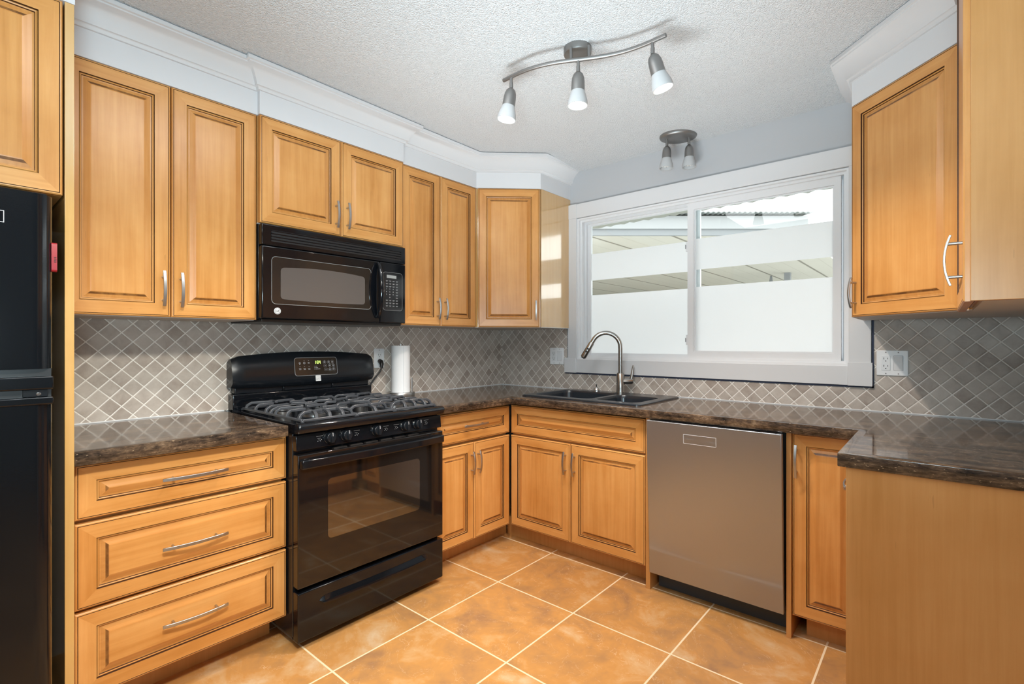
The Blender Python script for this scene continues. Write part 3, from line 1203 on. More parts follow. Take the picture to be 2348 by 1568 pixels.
# ------------------------------------------------------------------ dishwasher
t = thing('dishwasher', 'stainless dishwasher with its door slightly tilted between two base cabinets', 'dishwasher', (1.507, -.001, FZ))
MB().box(.004, .580, -.572, -.03, .085, .822, 'black_plastic').build('tub', t)
MB().box(.010, .576, -.530, -.515, 0, .120, 'kick').build('kick_plate', t)
TM = Matrix.Translation((0, -.604, .092)) @ Matrix.Rotation(R(2.6), 4, 'X')
s = MB()
s.box(.001, .582, -.013, .010, 0, .736, 'steel', TM)
d_ = s.build('door', t, bevel=.003, seg=3)
s = MB()
for a, b_, c_, e_ in ((.180, .325, .648, .6495), (.180, .325, .6885, .690), (.180, .1815, .648, .690), (.3235, .325, .648, .690)):
    s.box(a, b_, -.0140, -.0132, c_, e_, 'plate2', TM)
s.box(.1815, .3235, -.0136, -.0132, .6495, .6885, 'steel', TM)
tag(s.build('handle_recess', d_, smooth=0), 'thin outlined rectangle high on the door')
s = MB()
s.box(.020, .563, -.010, .008, .7362, .7385, 'black_plastic', TM)
for i in range(5):
    s.box(.06 + i * .095, .12 + i * .095, -.007, .004, .7385, .739, 'black_soft', TM)
s.build('control_strip', d_)

# ------------------------------------------------------------------ range
RY0, RY1 = -1.9455, -1.203
t = thing('gas_range', 'black gas stove with oven between the granite worktops', 'stove', (.010, RY0, FZ), A90)
w = RY1 - RY0
Z = lambda z: z - FZ
s = MB()
s.box(.003, w - .003, -.640, 0, .045, Z(.905), 'black_soft')
for a in (.05, w - .05):
    for b_ in (-.06, -.58):
        s.cyl((a, b_, 0), (a, b_, .046), .018, 'black_plastic', 12)
s.build('body', t, bevel=.002)
# cooktop with rolled front lip
s = MB()
prof = [(0, .9), (-.70, .9)]
yz = [(-.060, Z(.904)), (-.060, Z(.918)), (-.655, Z(.918)), (-.672, Z(.9215)), (-.686, Z(.9195)), (-.6955, Z(.911)), (-.697, Z(.898)), (-.690, Z(.884)), (-.672, Z(.8805)), (-.640, Z(.8805))]
nn = len(yz)
xs = (0, .004, .012, w - .012, w - .004, w)
sh = (.006, .0015, 0, 0, .0015, .006)
vs, fs = [], []
for x, dd in zip(xs, sh):
    for y, z in yz:
        vs.append((x, y + (dd if y < -.6 else 0), z - (dd * .6 if z > Z(.9) else 0)))
for i in range(len(xs) - 1):
    for j in range(nn):
        q = (j + 1) % nn
        fs.append((i * nn + j, i * nn + q, (i + 1) * nn + q, (i + 1) * nn + j))
fs += [tuple(range(nn)), tuple((len(xs) - 1) * nn + j for j in range(nn))]
s.add(vs, fs, 'black')
s.box(.02, w - .02, -.655, -.635, Z(.917), Z(.9205), 'black')
ck = s.build('cooktop', t, smooth=50)
# burners
bl = [(.165, -.20, .036), (.165, -.50, .042), (w / 2, -.35, .036), (w - .165, -.20, .036), (w - .165, -.50, .045)]
for bx, by, br in bl:
    s = MB()
    s.lathe([(br + .030, Z(.918)), (br + .026, Z(.920)), (br + .008, Z(.919))], 'black_soft', 28, Matrix.Translation((bx, by, 0)))
    s.lathe([(br + .004, Z(.918)), (br + .004, Z(.927)), (br, Z(.929)), (br - .004, Z(.929))], 'nickel', 28, Matrix.Translation((bx, by, 0)))
    s.lathe([(br - .002, Z(.929)), (br, Z(.934)), (br - .006, Z(.937)), (.004, Z(.938))], 'iron', 28, Matrix.Translation((bx, by, 0)))
    s.build('burner', t, smooth=40)


def grate(gx0, gx1, bars):
    s = MB()
    zt, zb = Z(.954), Z(.922)
    ya, yb = -.655, -.085
    th = .011

    def bar(p, q, wd=.011, z=zt):
        s.tube([(p[0], p[1], z), (q[0], q[1], z)], 0, 'iron', flat=(wd, .010, (0, 0, 1)))
    fz = Z(.9275)
    # outer frame sits low, fingers climb from it
    for a, b_ in (((gx0, ya), (gx1, ya)), ((gx0, yb), (gx1, yb)), ((gx0, ya), (gx0, yb)), ((gx1, ya), (gx1, yb))):
        bar(a, b_, .012, fz)
    for fx0 in (gx0, gx1):
        for fy0 in (ya, yb):
            s.box(fx0 - .006, fx0 + .006, fy0 - .006, fy0 + .006, Z(.919), fz, 'iron')
    wd = gx1 - gx0
    cxx = (gx0 + gx1) / 2

    def finger(p, q):
        pts = [(p[0], p[1], fz), (p[0] + (q[0] - p[0]) * .06, p[1] + (q[1] - p[1]) * .06, Z(.944)),
               (p[0] + (q[0] - p[0]) * .22, p[1] + (q[1] - p[1]) * .22, zt), (q[0], q[1], zt)]
        s.tube(pts, 0, 'iron', flat=(.0135, .012, (0, 0, 1)))
    centres = bars
    for cy_ in centres:
        for dy in (-.105, 0, .105):
            L1 = .34 if dy == 0 else .47
            finger((gx0, cy_ + dy), (gx0 + wd * L1, cy_ + dy * .75))
            finger((gx1, cy_ + dy), (gx1 - wd * L1, cy_ + dy * .75))
    if len(centres) == 2:
        mid = (ya + yb) / 2
        finger((cxx, ya), (cxx, ya + .115))
        finger((cxx, yb), (cxx, yb - .085))
        s.tube([(cxx, mid - .05, zt), (cxx, mid + .05, zt)], 0, 'iron', flat=(.0135, .012, (0, 0, 1)))
        finger((gx0, mid), (gx1 - wd * .35, mid))
        finger((gx1, mid), (gx0 + wd * .35, mid))
        for sg in (0, 1):
            xx = gx0 + wd * (.25 if sg == 0 else .75)
            finger((xx, ya), (xx + (.012 if sg == 0 else -.012), ya + .10))
    else:
        finger((cxx, ya), (cxx, ya + .21))
        finger((cxx, yb), (cxx, yb - .17))
        for yy in (ya + .06, yb - .06):
            finger((gx0, yy), (cxx, yy))
            finger((gx1, yy), (cxx, yy))
    return s.build('grate', t, bevel=.002)


grate(.035, .270, (-.22, -.52))
grate(.278, w - .278, (-.37,))
grate(w - .270, w - .035, (-.22, -.52))
# knob panel, slightly tilted
TP = Matrix.Translation((0, -.672, Z(.814))) @ Matrix.Rotation(R(-7), 4, 'X')
s = MB()
s.box(.004, w - .004, 0, .03, 0, .062, 'black', TP)
kp = s.build('knob_panel', t, bevel=.003, seg=3)
for i, ky in enumerate((-1.800, -1.726, -1.578, -1.424, -1.352)):
    kx = ky - RY0 - .006 + (.012 if i > 2 else 0) * 0
    KM = TP @ Matrix.Translation((kx, 0, .034)) @ Matrix.Rotation(R(90), 4, 'X')
    s = MB()
    s.lathe([(.0250, -.001), (.0250, .005), (.0215, .008), (.0200, .022), (.0185, .0250), (.006, .0255)], 'black_soft', 28, KM)
    s.box(-.006, .006, -.020, .020, .020, .0345, 'black_soft', KM)
    kb = s.build('knob', t, smooth=40, bevel=.001)
    s = MB()
    s.box(-.0008, .0008, .006, .019, .0346, .0349, 'white_mark', KM)
    s.build('pointer_mark', kb, smooth=0)
for kx, sg in ((-1.845, -1), (-1.678, 1), (-1.530, 1), (-1.475, -1), (-1.300, 1)):
    c0 = kx - RY0
    s = MB()
    for j in range(4):
        s.box(c0 + j * .005 - .010, c0 + j * .005 - .0075, -.0006, -.0003, .026 + (j % 2) * .005, .0275 + (j % 2) * .005, 'white_mark', TP)
    s.box(c0 - .014, c0 + .014, -.0006, -.0003, .0455, .0465, 'grey_mark', TP)
    s.box(c0 - .010, c0 + .004, -.0006, -.0003, .0365, .0375, 'grey_mark', TP)
    s.build('printed_marks', kp, smooth=0)
# oven door
s = MB()
s.box(.004, w - .004, -.682, -.642, Z(.282), Z(.798), 'oven_glass')
od = s.build('oven_door', t, bevel=.004, seg=3)
s = MB()
gx0_, gx1_ = -1.818 - RY0, -1.352 - RY0
s.prism(rrect(gx0_, gx1_, Z(.444), Z(.687), .018), [], -.6828, -.6818, 'glass_black', 'xz')
s.build('window', od, smooth=0)
s = MB()
for z_ in (.50, .60):
    s.box(gx0_ + .02, gx1_ - .02, -.68295, -.6828, Z(z_), Z(z_ + .0012), 'grey_mark')
for i in range(3):
    pts = []
    zc = .742 + i * .018
hp = []
for i in range(17):
    t_ = -1 + i / 8
    hp.append((w / 2 + t_ * (w / 2 - .012), -.706 + .014 * t_ * t_, Z(.7625)))
s2 = MB()
s2.tube(hp, 0, 'black', flat=(.022, .036, (0, 0, 1)))
for a in (.022, w - .022):
    s2.box(a - .012, a + .012, -.698, -.681, Z(.745), Z(.780), 'black')
s2.build('handle', od, bevel=.006, seg=3)
for i in range(6):
    a = .16 + i * .075
    MB().box(a, a + .06, -.672, -.655, Z(.7985), Z(.803), 'dark').build('vent_slot', od, smooth=0)
# storage drawer with long scooped pull
s = MB()
s.box(.004, w - .004, -.682, -.642, Z(.074), Z(.264), 'black')
dw_ = s.build('storage_drawer', t, bevel=.004, seg=3)
s = MB()
pts, pt2 = [], []
xa, xb = -1.855 - RY0, -1.303 - RY0
vs, fs = [], []
NX, NZ = 40, 8
for i in range(NX + 1):
    u = i / NX
    x = xa + (xb - xa) * u
    hh = .017 * (max(0, 1 - abs(2 * u - 1) ** 14)) ** .5 + .0005
    zc = Z(.2055) + .007 * (1 - (2 * u - 1) ** 2) * -1 + .003
    for j in range(NZ + 1):
        v_ = -1 + 2 * j / NZ
        dep = -.6828 - .0125 * min(1, (1 - v_) * .75, (1 + v_) * 6) * min(1, hh / .012)
        vs.append((x, dep, zc + v_ * hh))
for i in range(NX):
    for j in range(NZ):
        a = i * (NZ + 1) + j
        fs.append((a, a + NZ + 1, a + NZ + 2, a + 1))
s.add(vs, fs, 'black')
s.build('handle', dw_, smooth=60)
# backguard
s = MB()
s.box(.0, w, -.062, -.002, Z(.905), Z(.992), 'black')
s.box(.012, w - .012, -.048, -.002, Z(.992), Z(1.022), 'black_soft')
for a in (.235, .50):
    s.box(a, a + .010, -.056, -.048, Z(.992), Z(1.016), 'black')
s.build('backguard_base', t, bevel=.004, seg=3)
s = MB()
yz0 = [(-.002, 1.018), (-.002, 1.150), (-.030, 1.166), (-.052, 1.166), (-.066, 1.150), (-.082, 1.060), (-.080, 1.040), (-.060, 1.020)]
nn = len(yz0)
NX = 24
vs, fs = [], []
for i in range(NX + 1):
    u = -1 + 2 * i / NX
    x = w / 2 + u * (w / 2 + .006)
    arch = .022 * (1 - u * u)
    endr = .010 * max(0, (abs(u) - .93) / .07) ** 2
    for y, z in yz0:
        z2 = z + (arch if z > 1.10 else (-arch * .25 if z < 1.07 else 0)) - (endr if z > 1.1 else -endr * .4)
        vs.append((x, y + endr * .6 * (1 if y < -.04 else 0), Z(z2)))
for i in range(NX):
    for j in range(nn):
        q = (j + 1) % nn
        fs.append((i * nn + j, i * nn + q, (i + 1) * nn + q, (i + 1) * nn + j))
fs += [tuple(range(nn)), tuple(NX * nn + j for j in range(nn))]
s.add(vs, fs, 'black_soft')
bgd = s.build('backguard', t, smooth=40)
# face plane of the backguard: from (y -.066,z 1.150) to (y -.082,z 1.060)
ang = math.atan2(.016, .094)
BM = Matrix.Translation((0, -.0822, Z(1.060))) @ Matrix.Rotation(-ang, 4, 'X')
px0, px1 = -1.662 - RY0, -1.428 - RY0
s = MB()
frame_o = rrect(px0, px1, .004, .098, .014)
frame_i = rrect(px0 + .0018, px1 - .0018, .0058, .0962, .0125)
tmp = MB()
tmp.prism(frame_o, [frame_i], -.0030, .003, 'silver', 'xz')
s.add(tmp.v, tmp.f, 'grey_mark', BM)
tmp = MB()
tmp.prism(frame_i, [], -.0022, .003, 'cp_black', 'xz')
s.add(tmp.v, tmp.f, 'cp_black', BM)
dp = s.build('control_display', bgd, smooth=0)
s = MB()


def seg7(s, ch, x, z, hh, key, y):
    ww, th = hh * .5, hh * .13
    on = {'1': 'bc', '3': 'abgcd', '4': 'fgbc'}[ch]
    R_ = {'a': (0, ww, hh - th, hh), 'g': (0, ww, hh / 2 - th / 2, hh / 2 + th / 2), 'd': (0, ww, 0, th), 'b': (ww - th, ww, hh / 2, hh), 'c': (ww - th, ww, 0, hh / 2), 'f': (0, th, hh / 2, hh), 'e': (0, th, 0, hh / 2)}
    for q in on:
        a, b_, c_, d2 = R_[q]
        s.box(x + a, x + b_, y - .0004, y, z + c_, z + d2, key, BM)


cx0 = px0 + .112
seg7(s, '1', cx0 - .006, .0640, .016, 'led', -.0026)
s.box(cx0 + .0045, cx0 + .0062, -.003, -.0026, .068, .0698, 'led', BM)
s.box(cx0 + .0045, cx0 + .0062, -.003, -.0026, .0745, .0763, 'led', BM)
seg7(s, '3', cx0 + .0085, .0640, .016, 'led', -.0026)
seg7(s, '4', cx0 + .0200, .0640, .016, 'led', -.0026)
s.build('clock_digits', dp, smooth=0)
Y = -.0026
for i, x in enumerate((.028, .052, .076)):
    s = MB()
    s.box(px0 + x - .0015, px0 + x + .0015, Y - .0004, Y, .081, .083, 'white_mark', BM) if i else None
    if i == 0:
        s.add(*(lambda q: (q.v, q.f))(MB().prism([(px0 + x + .0045 * cos(a * pi / 6), .070 + .0045 * sin(a * pi / 6)) for a in range(12)], [[(px0 + x + .0028 * cos(a * pi / 6), .070 + .0028 * sin(a * pi / 6)) for a in range(12)]], Y - .0004, Y, 'white_mark', 'xz')), 'white_mark', BM)
        s.box(px0 + x - .0018, px0 + x + .0018, Y - .0004, Y, .0615, .065, 'white_mark', BM)
    elif i == 1:
        s.add(*(lambda q: (q.v, q.f))(MB().prism([(px0 + x + .0055 * cos(a * pi / 8), .070 + .0055 * sin(a * pi / 8)) for a in range(16)], [[(px0 + x + .0040 * cos(a * pi / 8), .070 + .0040 * sin(a * pi / 8)) for a in range(16)]], Y - .0004, Y, 'white_mark', 'xz')), 'white_mark', BM)
        s.box(px0 + x - .0005, px0 + x + .0005, Y - .0004, Y, .070, .0735, 'white_mark', BM)
    else:
        s.box(px0 + x - .005, px0 + x + .004, Y - .0004, Y, .0705, .0722, 'white_mark', BM)
        s.box(px0 + x - .004, px0 + x + .005, Y - .0004, Y, .0670, .0688, 'white_mark', BM)
    s.box(px0 + x - .0012, px0 + x + .0012, Y - .0004, Y, .0505, .0525, 'white_mark', BM)
    s.box(px0 + x - .006, px0 + x + .006, Y - .0004, Y, .0405, .0420, 'white_mark', BM)
    s.box(px0 + x - .005, px0 + x + .006, Y - .0004, Y, .0360, .0375, 'white_mark', BM)
    s.build('touch_icon', dp, smooth=0)
for j, ln in enumerate((.010, .014, .026)):
    s = MB()
    s.box(px0 + .104, px0 + .1065, Y - .0004, Y, .0505 - j * .0075, .0525 - j * .0075, 'white_mark', BM)
    s.box(px0 + .110, px0 + .110 + ln, Y - .0004, Y, .0505 - j * .0075, .0522 - j * .0075, 'white_mark', BM)
    s.build('indicator_label', dp, smooth=0)
for bx_, bz_, bw_, kind in ((.154, .064, .017, 'x'), (.178, .064, .038, 'o'), (.157, .045, .018, 'u'), (.182, .045, .038, 'o'), (.159, .026, .018, 'd'), (.182, .024, .017, 'o'), (.203, .026, .018, 'o')):
    s = MB()
    q = MB().prism(rrect(px0 + bx_, px0 + bx_ + bw_, bz_, bz_ + .0145, .003, 3), [rrect(px0 + bx_ + .0007, px0 + bx_ + bw_ - .0007, bz_ + .0007, bz_ + .0138, .0025, 3)], Y - .0003, Y, 'grey_mark', 'xz')
    s.add(q.v, q.f, 'grey_mark', BM)
    mx_ = px0 + bx_ + bw_ / 2
    if kind in 'ud':
        sg = 1 if kind == 'u' else -1
        for dx in (-1, 1):
            q = MB().tube([(mx_, Y - .0002, bz_ + .0072 + sg * .002), (mx_ + dx * .004, Y - .0002, bz_ + .0072 - sg * .0015)], .0006, 'white_mark', 6)
            s.add(q.v, q.f, 'white_mark', BM)
    else:
        for dx in ((-.010, .010) if bw_ > .03 else (0,)):
            s.box(mx_ + dx - .005, mx_ + dx + .005, Y - .0004, Y, bz_ + .0085, bz_ + .0102, 'white_mark', BM)
            s.box(mx_ + dx - .0045, mx_ + dx + .0045, Y - .0004, Y, bz_ + .0048, bz_ + .0064, 'white_mark', BM)
            s.box(mx_ + dx - .0012, mx_ + dx + .0012, Y - .0004, Y, bz_ + .0158, bz_ + .0176, 'white_mark', BM)
    s.build('touch_button', dp, smooth=0)
# square silver emblem
s = MB()
ex = -1.540 - RY0
s.box(ex - .0135, ex + .0135, -.0022, .002, -.026, .003, 'silver', BM)
em = s.build('emblem', bgd, smooth=0)
s = MB()
for zz in (-.0035, -.0205):
    s.box(ex - .0095, ex + .0095, -.0026, -.0022, zz, zz + .0016, 'grey_mark', BM)
q = MB().tube([(ex - .0135, -.0024, -.0165), (ex - .004, -.0024, -.0155), (ex + .003, -.0024, -.0095), (ex + .0135, -.0024, -.0085)], .0010, 'grey_mark', 6)
s.add(q.v, q.f, 'grey_mark', BM)
q = MB().tube([(ex - .0135, -.0024, -.0100), (ex - .004, -.0024, -.0095), (ex + .004, -.0024, -.0145), (ex + .0135, -.0024, -.0140)], .0007, 'grey_mark', 6)
s.add(q.v, q.f, 'grey_mark', BM)
s.build('emblem_mark', em, smooth=0)

# ------------------------------------------------------------------ microwave
MY0, MY1 = -1.9425, -1.1925
MZ0 = 1.334
t = thing('microwave', 'black over-the-range microwave above the stove', 'microwave', (.001, MY0, MZ0), A90)
w = MY1 - MY0
h = 1.7465 - MZ0
f = .372
s = MB()
s.box(0, w, -.335, 0, .004, h, 'black_soft')
s.box(.01, w - .01, -.345, -.01, -.010, .004, 'black_plastic')
s.build('body', t, bevel=.002)
xs_ = w - .160       # split between door and control panel
GZ = 1.652 - MZ0
s = MB()
s.box(0, w, -f, -.336, GZ + .002, h - .002, 'black')
gr_ = s.build('vent_grille', t, bevel=.004, seg=3)
for i in range(4):
    s = MB()
    z_ = GZ + .0195 + i * .0125
    s.box(.040, w - .030, -f - .0008, -f + .002, z_, z_ + .0085, 'dark')
    s.tube([(.040, -f - .002, z_ + .0095), (w - .030, -f - .002, z_ + .0095)], .0024, 'black', 8)
    s.build('louver', gr_, smooth=40)
s = MB()
s.box(0, xs_ - .001, -f, -.336, .004, GZ, 'black')
dr_ = s.build('door', t, bevel=.006, seg=3)
s = MB()
s.prism(rrect(.042, xs_ - .055, 1.403 - MZ0, 1.607 - MZ0, .018), [], -f - .0008, -f + .002, 'mw_glass', 'xz')
q = MB().prism(rrect(.0405, xs_ - .0535, 1.4015 - MZ0, 1.6085 - MZ0, .019), [rrect(.042, xs_ - .055, 1.403 - MZ0, 1.607 - MZ0, .018)], -f - .0009, -f, 'grey_mark', 'xz')
s.add(q.v, q.f, 'lcd')
gp = s.build('glass_panel', dr_, smooth=0)
s = MB()
wx0, wx1 = .080, xs_ - .090
lo = rrect(wx0, wx1, 1.425 - MZ0, 1.562 - MZ0, .014)
lo = [(x, z + (.012 * (1 - ((x - (wx0 + wx1) / 2) / ((wx1 - wx0) / 2)) ** 2) if z > 1.5 - MZ0 else -.004 * (1 - ((x - (wx0 + wx1) / 2) / ((wx1 - wx0) / 2)) ** 2))) for x, z in lo]
# add points along the arched long edges
lo2 = []
for i, p in enumerate(lo):
    lo2.append(p)
    q = lo[(i + 1) % len(lo)]
    if abs(q[0] - p[0]) > .1:
        for j in range(1, 10):
            x = p[0] + (q[0] - p[0]) * j / 10
            k_ = 1 - ((x - (wx0 + wx1) / 2) / ((wx1 - wx0) / 2)) ** 2
            lo2.append((x, (1.562 - MZ0 + .012 * k_) if p[1] > 1.5 - MZ0 else (1.425 - MZ0 - .004 * k_)))
s.prism(lo2, [], -f - .0014, -f - .0005, 'mw_mesh', 'xz')
s.build('window', gp, smooth=0)
# bowed handle
s = MB()
hx = xs_ - .026
pts = []
for i in range(15):
    t_ = -1 + i / 7
    pts.append((hx + .008 - .000 * t_, -f - .006 - .034 * (1 - t_ * t_) ** .6, 1.503 - MZ0 + t_ * .138))
s.tube(pts, [.010 + .006 * (1 - abs(-1 + i / 7)) for i in range(15)], 'black', 14)
hb = [(hx - .040 + .036 * abs(u / 12) ** 2.2, z_) for u, z_ in [(k_, 1.503 - MZ0 + k_ / 12 * .140) for k_ in range(-12, 13)]]
lens = hb + [(hx + .020 - .012 * abs(k_ / 12) ** 2.2, 1.503 - MZ0 + k_ / 12 * .140) for k_ in range(12, -13, -1)]
s.prism(lens, [], -f - .004, -f + .002, 'black', 'xz')
s.build('handle', dr_, smooth=50)
s = MB()
ex, ez = .066, 1.372 - MZ0
EM = Matrix.Translation((ex, -f, ez)) @ Matrix.Rotation(R(90), 4, 'X')
s.lathe([(.0145, -.001), (.0145, .0012), (.0130, .0018), (.001, .0018)], 'silver', 28, EM)
em = s.build('emblem', dr_)
s = MB()
q = MB().lathe([(.0118, .0018), (.0118, .0022), (.0108, .0022), (.0108, .0018)], 'dark', 28, cap=False)
s.add(q.v, q.f, 'dark', EM)
s.text('GE', .0130, 'dark', EM @ Matrix.Translation((0, 0, .002)), .0003)
s.build('emblem_letters', em, smooth=0)
s = MB()
s.box(xs_ + .001, w, -f, -.336, .004, GZ, 'black')
cp = s.build('control_panel', t, bevel=.004, seg=3)
s = MB()
cx0, cx1 = xs_ + .018, w - .022
s.prism(rrect(cx0, cx1, 1.404 - MZ0, 1.602 - MZ0, .014), [], -f - .0008, -f + .002, 'cp_black', 'xz')
q = MB().prism(rrect(cx0 - .001, cx1 + .001, 1.403 - MZ0, 1.603 - MZ0, .015), [rrect(cx0, cx1, 1.404 - MZ0, 1.602 - MZ0, .014)], -f - .0010, -f, 'lcd', 'xz')
s.add(q.v, q.f, 'grey_mark')
kp = s.build('keypad', cp, smooth=0)
MB().box(cx0 + .022, cx0 + .082, -f - .0014, -f - .0007, 1.572 - MZ0, 1.588 - MZ0, 'lcd').build('display', kp, smooth=0)
s = MB()
y_ = -f - .0011
for r_ in range(10):
    z_ = 1.555 - MZ0 - r_ * .0145
    for c_2 in range(4):
        x_ = cx0 + .016 + c_2 * .021
        if 3 <= r_ <= 6 and c_2 < 3:
            n_ = (r_ - 3) * 3 + c_2 + 1
            ch = str(n_) if n_ < 10 else ('' if c_2 != 1 else '0')
            if ch:
                s.text(ch, .0085, 'white_mark', Matrix.Translation((x_ + .004, y_, z_ + .003)) @ Matrix.Rotation(R(90), 4, 'X'), .0002)
        else:
            s.box(x_, x_ + .013, y_ - .0003, y_, z_ + .002, z_ + .0036, 'grey_mark')
            s.box(x_ + .001, x_ + .011, y_ - .0003, y_, z_ - .0012, z_ + .0002, 'grey_mark')
s.build('key_legends', kp, smooth=0)

# ------------------------------------------------------------------ fridge
FY1, FX = -2.645, .782
t = thing('refrigerator', 'black top-freezer fridge at the left edge', 'refrigerator', (.03, -3.38, FZ), A90)
w = FY1 + 3.38
f = FX - .03
s = MB()
s.box(.004, w - .006, -(f - .075), 0, .03, Z(1.612), 'fridge')
s.box(.02, w - .02, -(f - .09), -.02, 0, .03, 'black_plastic')
s.build('body', t, bevel=.004)


def fdoor(z0_, z1_, name):
    s = MB()
    # rounded vertical edges, slight crown of the face
    pl = []
    n_ = 8
    rr = .042
    D0, D1 = -(f - .066), -f
    pl.append((0, D0))
    for cx_, a0, a1 in ((rr, pi, 1.5 * pi), (w - rr, 1.5 * pi, 2 * pi)):
        for i in range(n_ + 1):
            a = a0 + (a1 - a0) * i / n_
            pl.append((cx_ + rr * cos(a), D1 + rr + rr * sin(a)))
    pl.append((w, D0))
    s.prism(pl, [], z0_, z1_, 'fridge')
    return s.build(name, t, smooth=50, bevel=.004, seg=3)


d1 = fdoor(Z(1.166), Z(1.6235), 'freezer_door')
d2 = fdoor(Z(.10), Z(1.090), 'fridge_door')
# handle trim under the freezer door
s = MB()
s.box(.002, w - .0015, -f - .004, -(f - .05), Z(1.112), Z(1.146), 'fridge')
s.box(.30, w - .16, -f - .012, -(f - .05), Z(1.100), Z(1.112), 'black_plastic')
s.build('handle', d1, bevel=.004, seg=3)
MB().box(.004, w - .004, -(f - .018), -(f - .06), Z(1.090), Z(1.166), 'black_plastic').build('hinge_gap', t)
s = MB()
s.box(w - .060, w - .012, -(f - .006), -(f - .03), Z(1.093), Z(1.112), 'black_soft')
s.cyl((w - .030, -(f - .004), Z(1.10)), (w - .030, -(f - .010), Z(1.10)), .005, 'chrome', 10)
s.build('hinge', t, bevel=.001)
MB().box(.002, w - .0015, -f - .003, -(f - .05), Z(1.072), Z(1.092), 'fridge').build('door_cap', d2, bevel=.004, seg=3)
s = MB()
s.box(w - .040, w - .012, -(f - .020), -(f - .09), Z(1.6235), Z(1.6295), 'black_soft')
s.build('hinge_cover', t, bevel=.003)
bx1 = -2.7385 + 3.38
bz = 1.551 - FZ
s = MB()
q = MB().prism([(bx1 - .12, bz - .015), (bx1, bz - .015), (bx1, bz + .015), (bx1 - .12, bz + .015)],
               [[(bx1 - .1185, bz - .0135), (bx1 - .0015, bz - .0135), (bx1 - .0015, bz + .0135), (bx1 - .1185, bz + .0135)]], -f - .0010, -f + .001, 'white_mark', 'xz')
s.add(q.v, q.f, 'white_mark')
s.box(bx1 - .1185, bx1 - .0015, -f - .0006, -f + .001, bz - .0135, bz + .0135, 'black')
s.text('i', .016, 'white_mark', Matrix.Translation((bx1 - .010, -f - .0008, bz)) @ Matrix.Rotation(R(90), 4, 'X'), .0002)
tag(s.build('badge', d1, smooth=0), 'white-outlined badge')
s = MB()
s.prism(rrect(.738, .758, 1.425, 1.503, .006), [], FY1 - .003, FY1 + .0085, 'red', 'xz')
for i in range(4):
    s.box(.7575, .7585, FY1 + .002, FY1 + .007, 1.450 + i * .004, 1.452 + i * .004, 'dark')
tag(s.build('fridge_magnet', bevel=.001), 'red plastic magnet clip on the side of the fridge', 'magnet')

# ------------------------------------------------------------------ paper towel
bx, by = .114, -1.030
t = thing('towel_holder', 'round stainless paper towel holder beside the stove', 'towel holder', (bx, by, .914))
MB().lathe([(.078, 0), (.082, .002), (.083, .006), (.083, .022), (.080, .026), (.010, .0262)], 'nickel', 40).build('base', t, smooth=40)
s = MB()
s.cyl((0, 0, .026), (0, 0, .312), .006, 'nickel', 14)
s.build('rod', t)
av = Vector((.762, .648, 0)) * .067
s = MB()
s.cyl((av.x, av.y, .025), (av.x, av.y, .110), .0045, 'nickel', 12)
s.build('arm', t)
s = MB()
s.lathe([(.020, .0265), (.0545, .0265), (.0548, .030), (.0548, .298), (.0542, .302), (.020, .302), (.0185, .299), (.0185, .030)], 'paper', 48, cap=False)
s.box(.0535, .0552, -.02, -.017, .0275, .301, 'paper')
o = s.build('paper_towel_roll', smooth=40)
o.location = (bx, by, .914)
tag(o, 'white paper towel roll standing on the stainless holder', 'paper towel roll')

# ------------------------------------------------------------------ outlets
def outlet(s, mtx, x, y, z):
    s.box(x - .0165, x + .0165, y - .0025, y, z - .0335, z + .0335, 'plate2', mtx)


def socket_marks(s, x, y, z, mtx):
    for dz in (.017, -.017):
        s.box(x - .0085, x - .0065, y - .0004, y, z + dz - .001, z + dz + .008, 'dark', mtx)
        s.box(x + .0060, x + .0080, y - .0004, y, z + dz - .000, z + dz + .007, 'dark', mtx)
        s.box(x - .0022, x + .0022, y - .0004, y, z + dz - .010, z + dz - .006, 'dark', mtx)


def wall_plate(label, loc, rz, gangs, group):
    t = thing('wall_outlet', label, 'outlet', loc, rz, group)
    w_ = .070 if gangs == 1 else .116
    s = MB()
    s.box(-w_ / 2, w_ / 2, -.006, 0, -.0575, .0575, 'plate')
    s.build('plate', t, bevel=.002, seg=2)
    I = Matrix.Identity(4)
    ox = 0 if gangs == 1 else -.023
    s = MB()
    outlet(s, I, ox, -.0055, 0)
    rc = s.build('receptacle', t, bevel=.001)
    s = MB()
    socket_marks(s, ox, -.0081, 0, I)
    s.build('socket_slots', rc, smooth=0)
    if gangs == 2:
        s = MB()
        s.add([(.0075, -.006, -.032), (.0385, -.006, -.032), (.0385, -.0085, 0), (.0075, -.0085, 0), (.0075, -.0115, .032), (.0385, -.0115, .032),
               (.0075, -.004, -.032), (.0385, -.004, -.032), (.0385, -.004, .032), (.0075, -.004, .032)],
              [(0, 1, 2, 3), (3, 2, 5, 4), (4, 5, 8, 9), (6, 7, 1, 0), (0, 3, 4, 9, 6), (1, 7, 8, 5, 2), (6, 9, 8, 7)], 'plate2')
        q = MB().prism(rrect(.0055, .0405, -.0345, .0345, .002, 2), [rrect(.0068, .0392, -.0332, .0332, .0015, 2)], -.0064, -.0055, 'gasket', 'xz')
        s.add(q.v, q.f, 'gasket')
        s.build('rocker_switch', t, smooth=0)
    for sx_ in ((ox,) if gangs == 1 else (-.023, .023)):
        for sz in (-.0485, .0485):
            MB().cyl((sx_, -.0058, sz), (sx_, -.0070, sz), .0030, 'gasket', 10).build('screw', t)
    return t


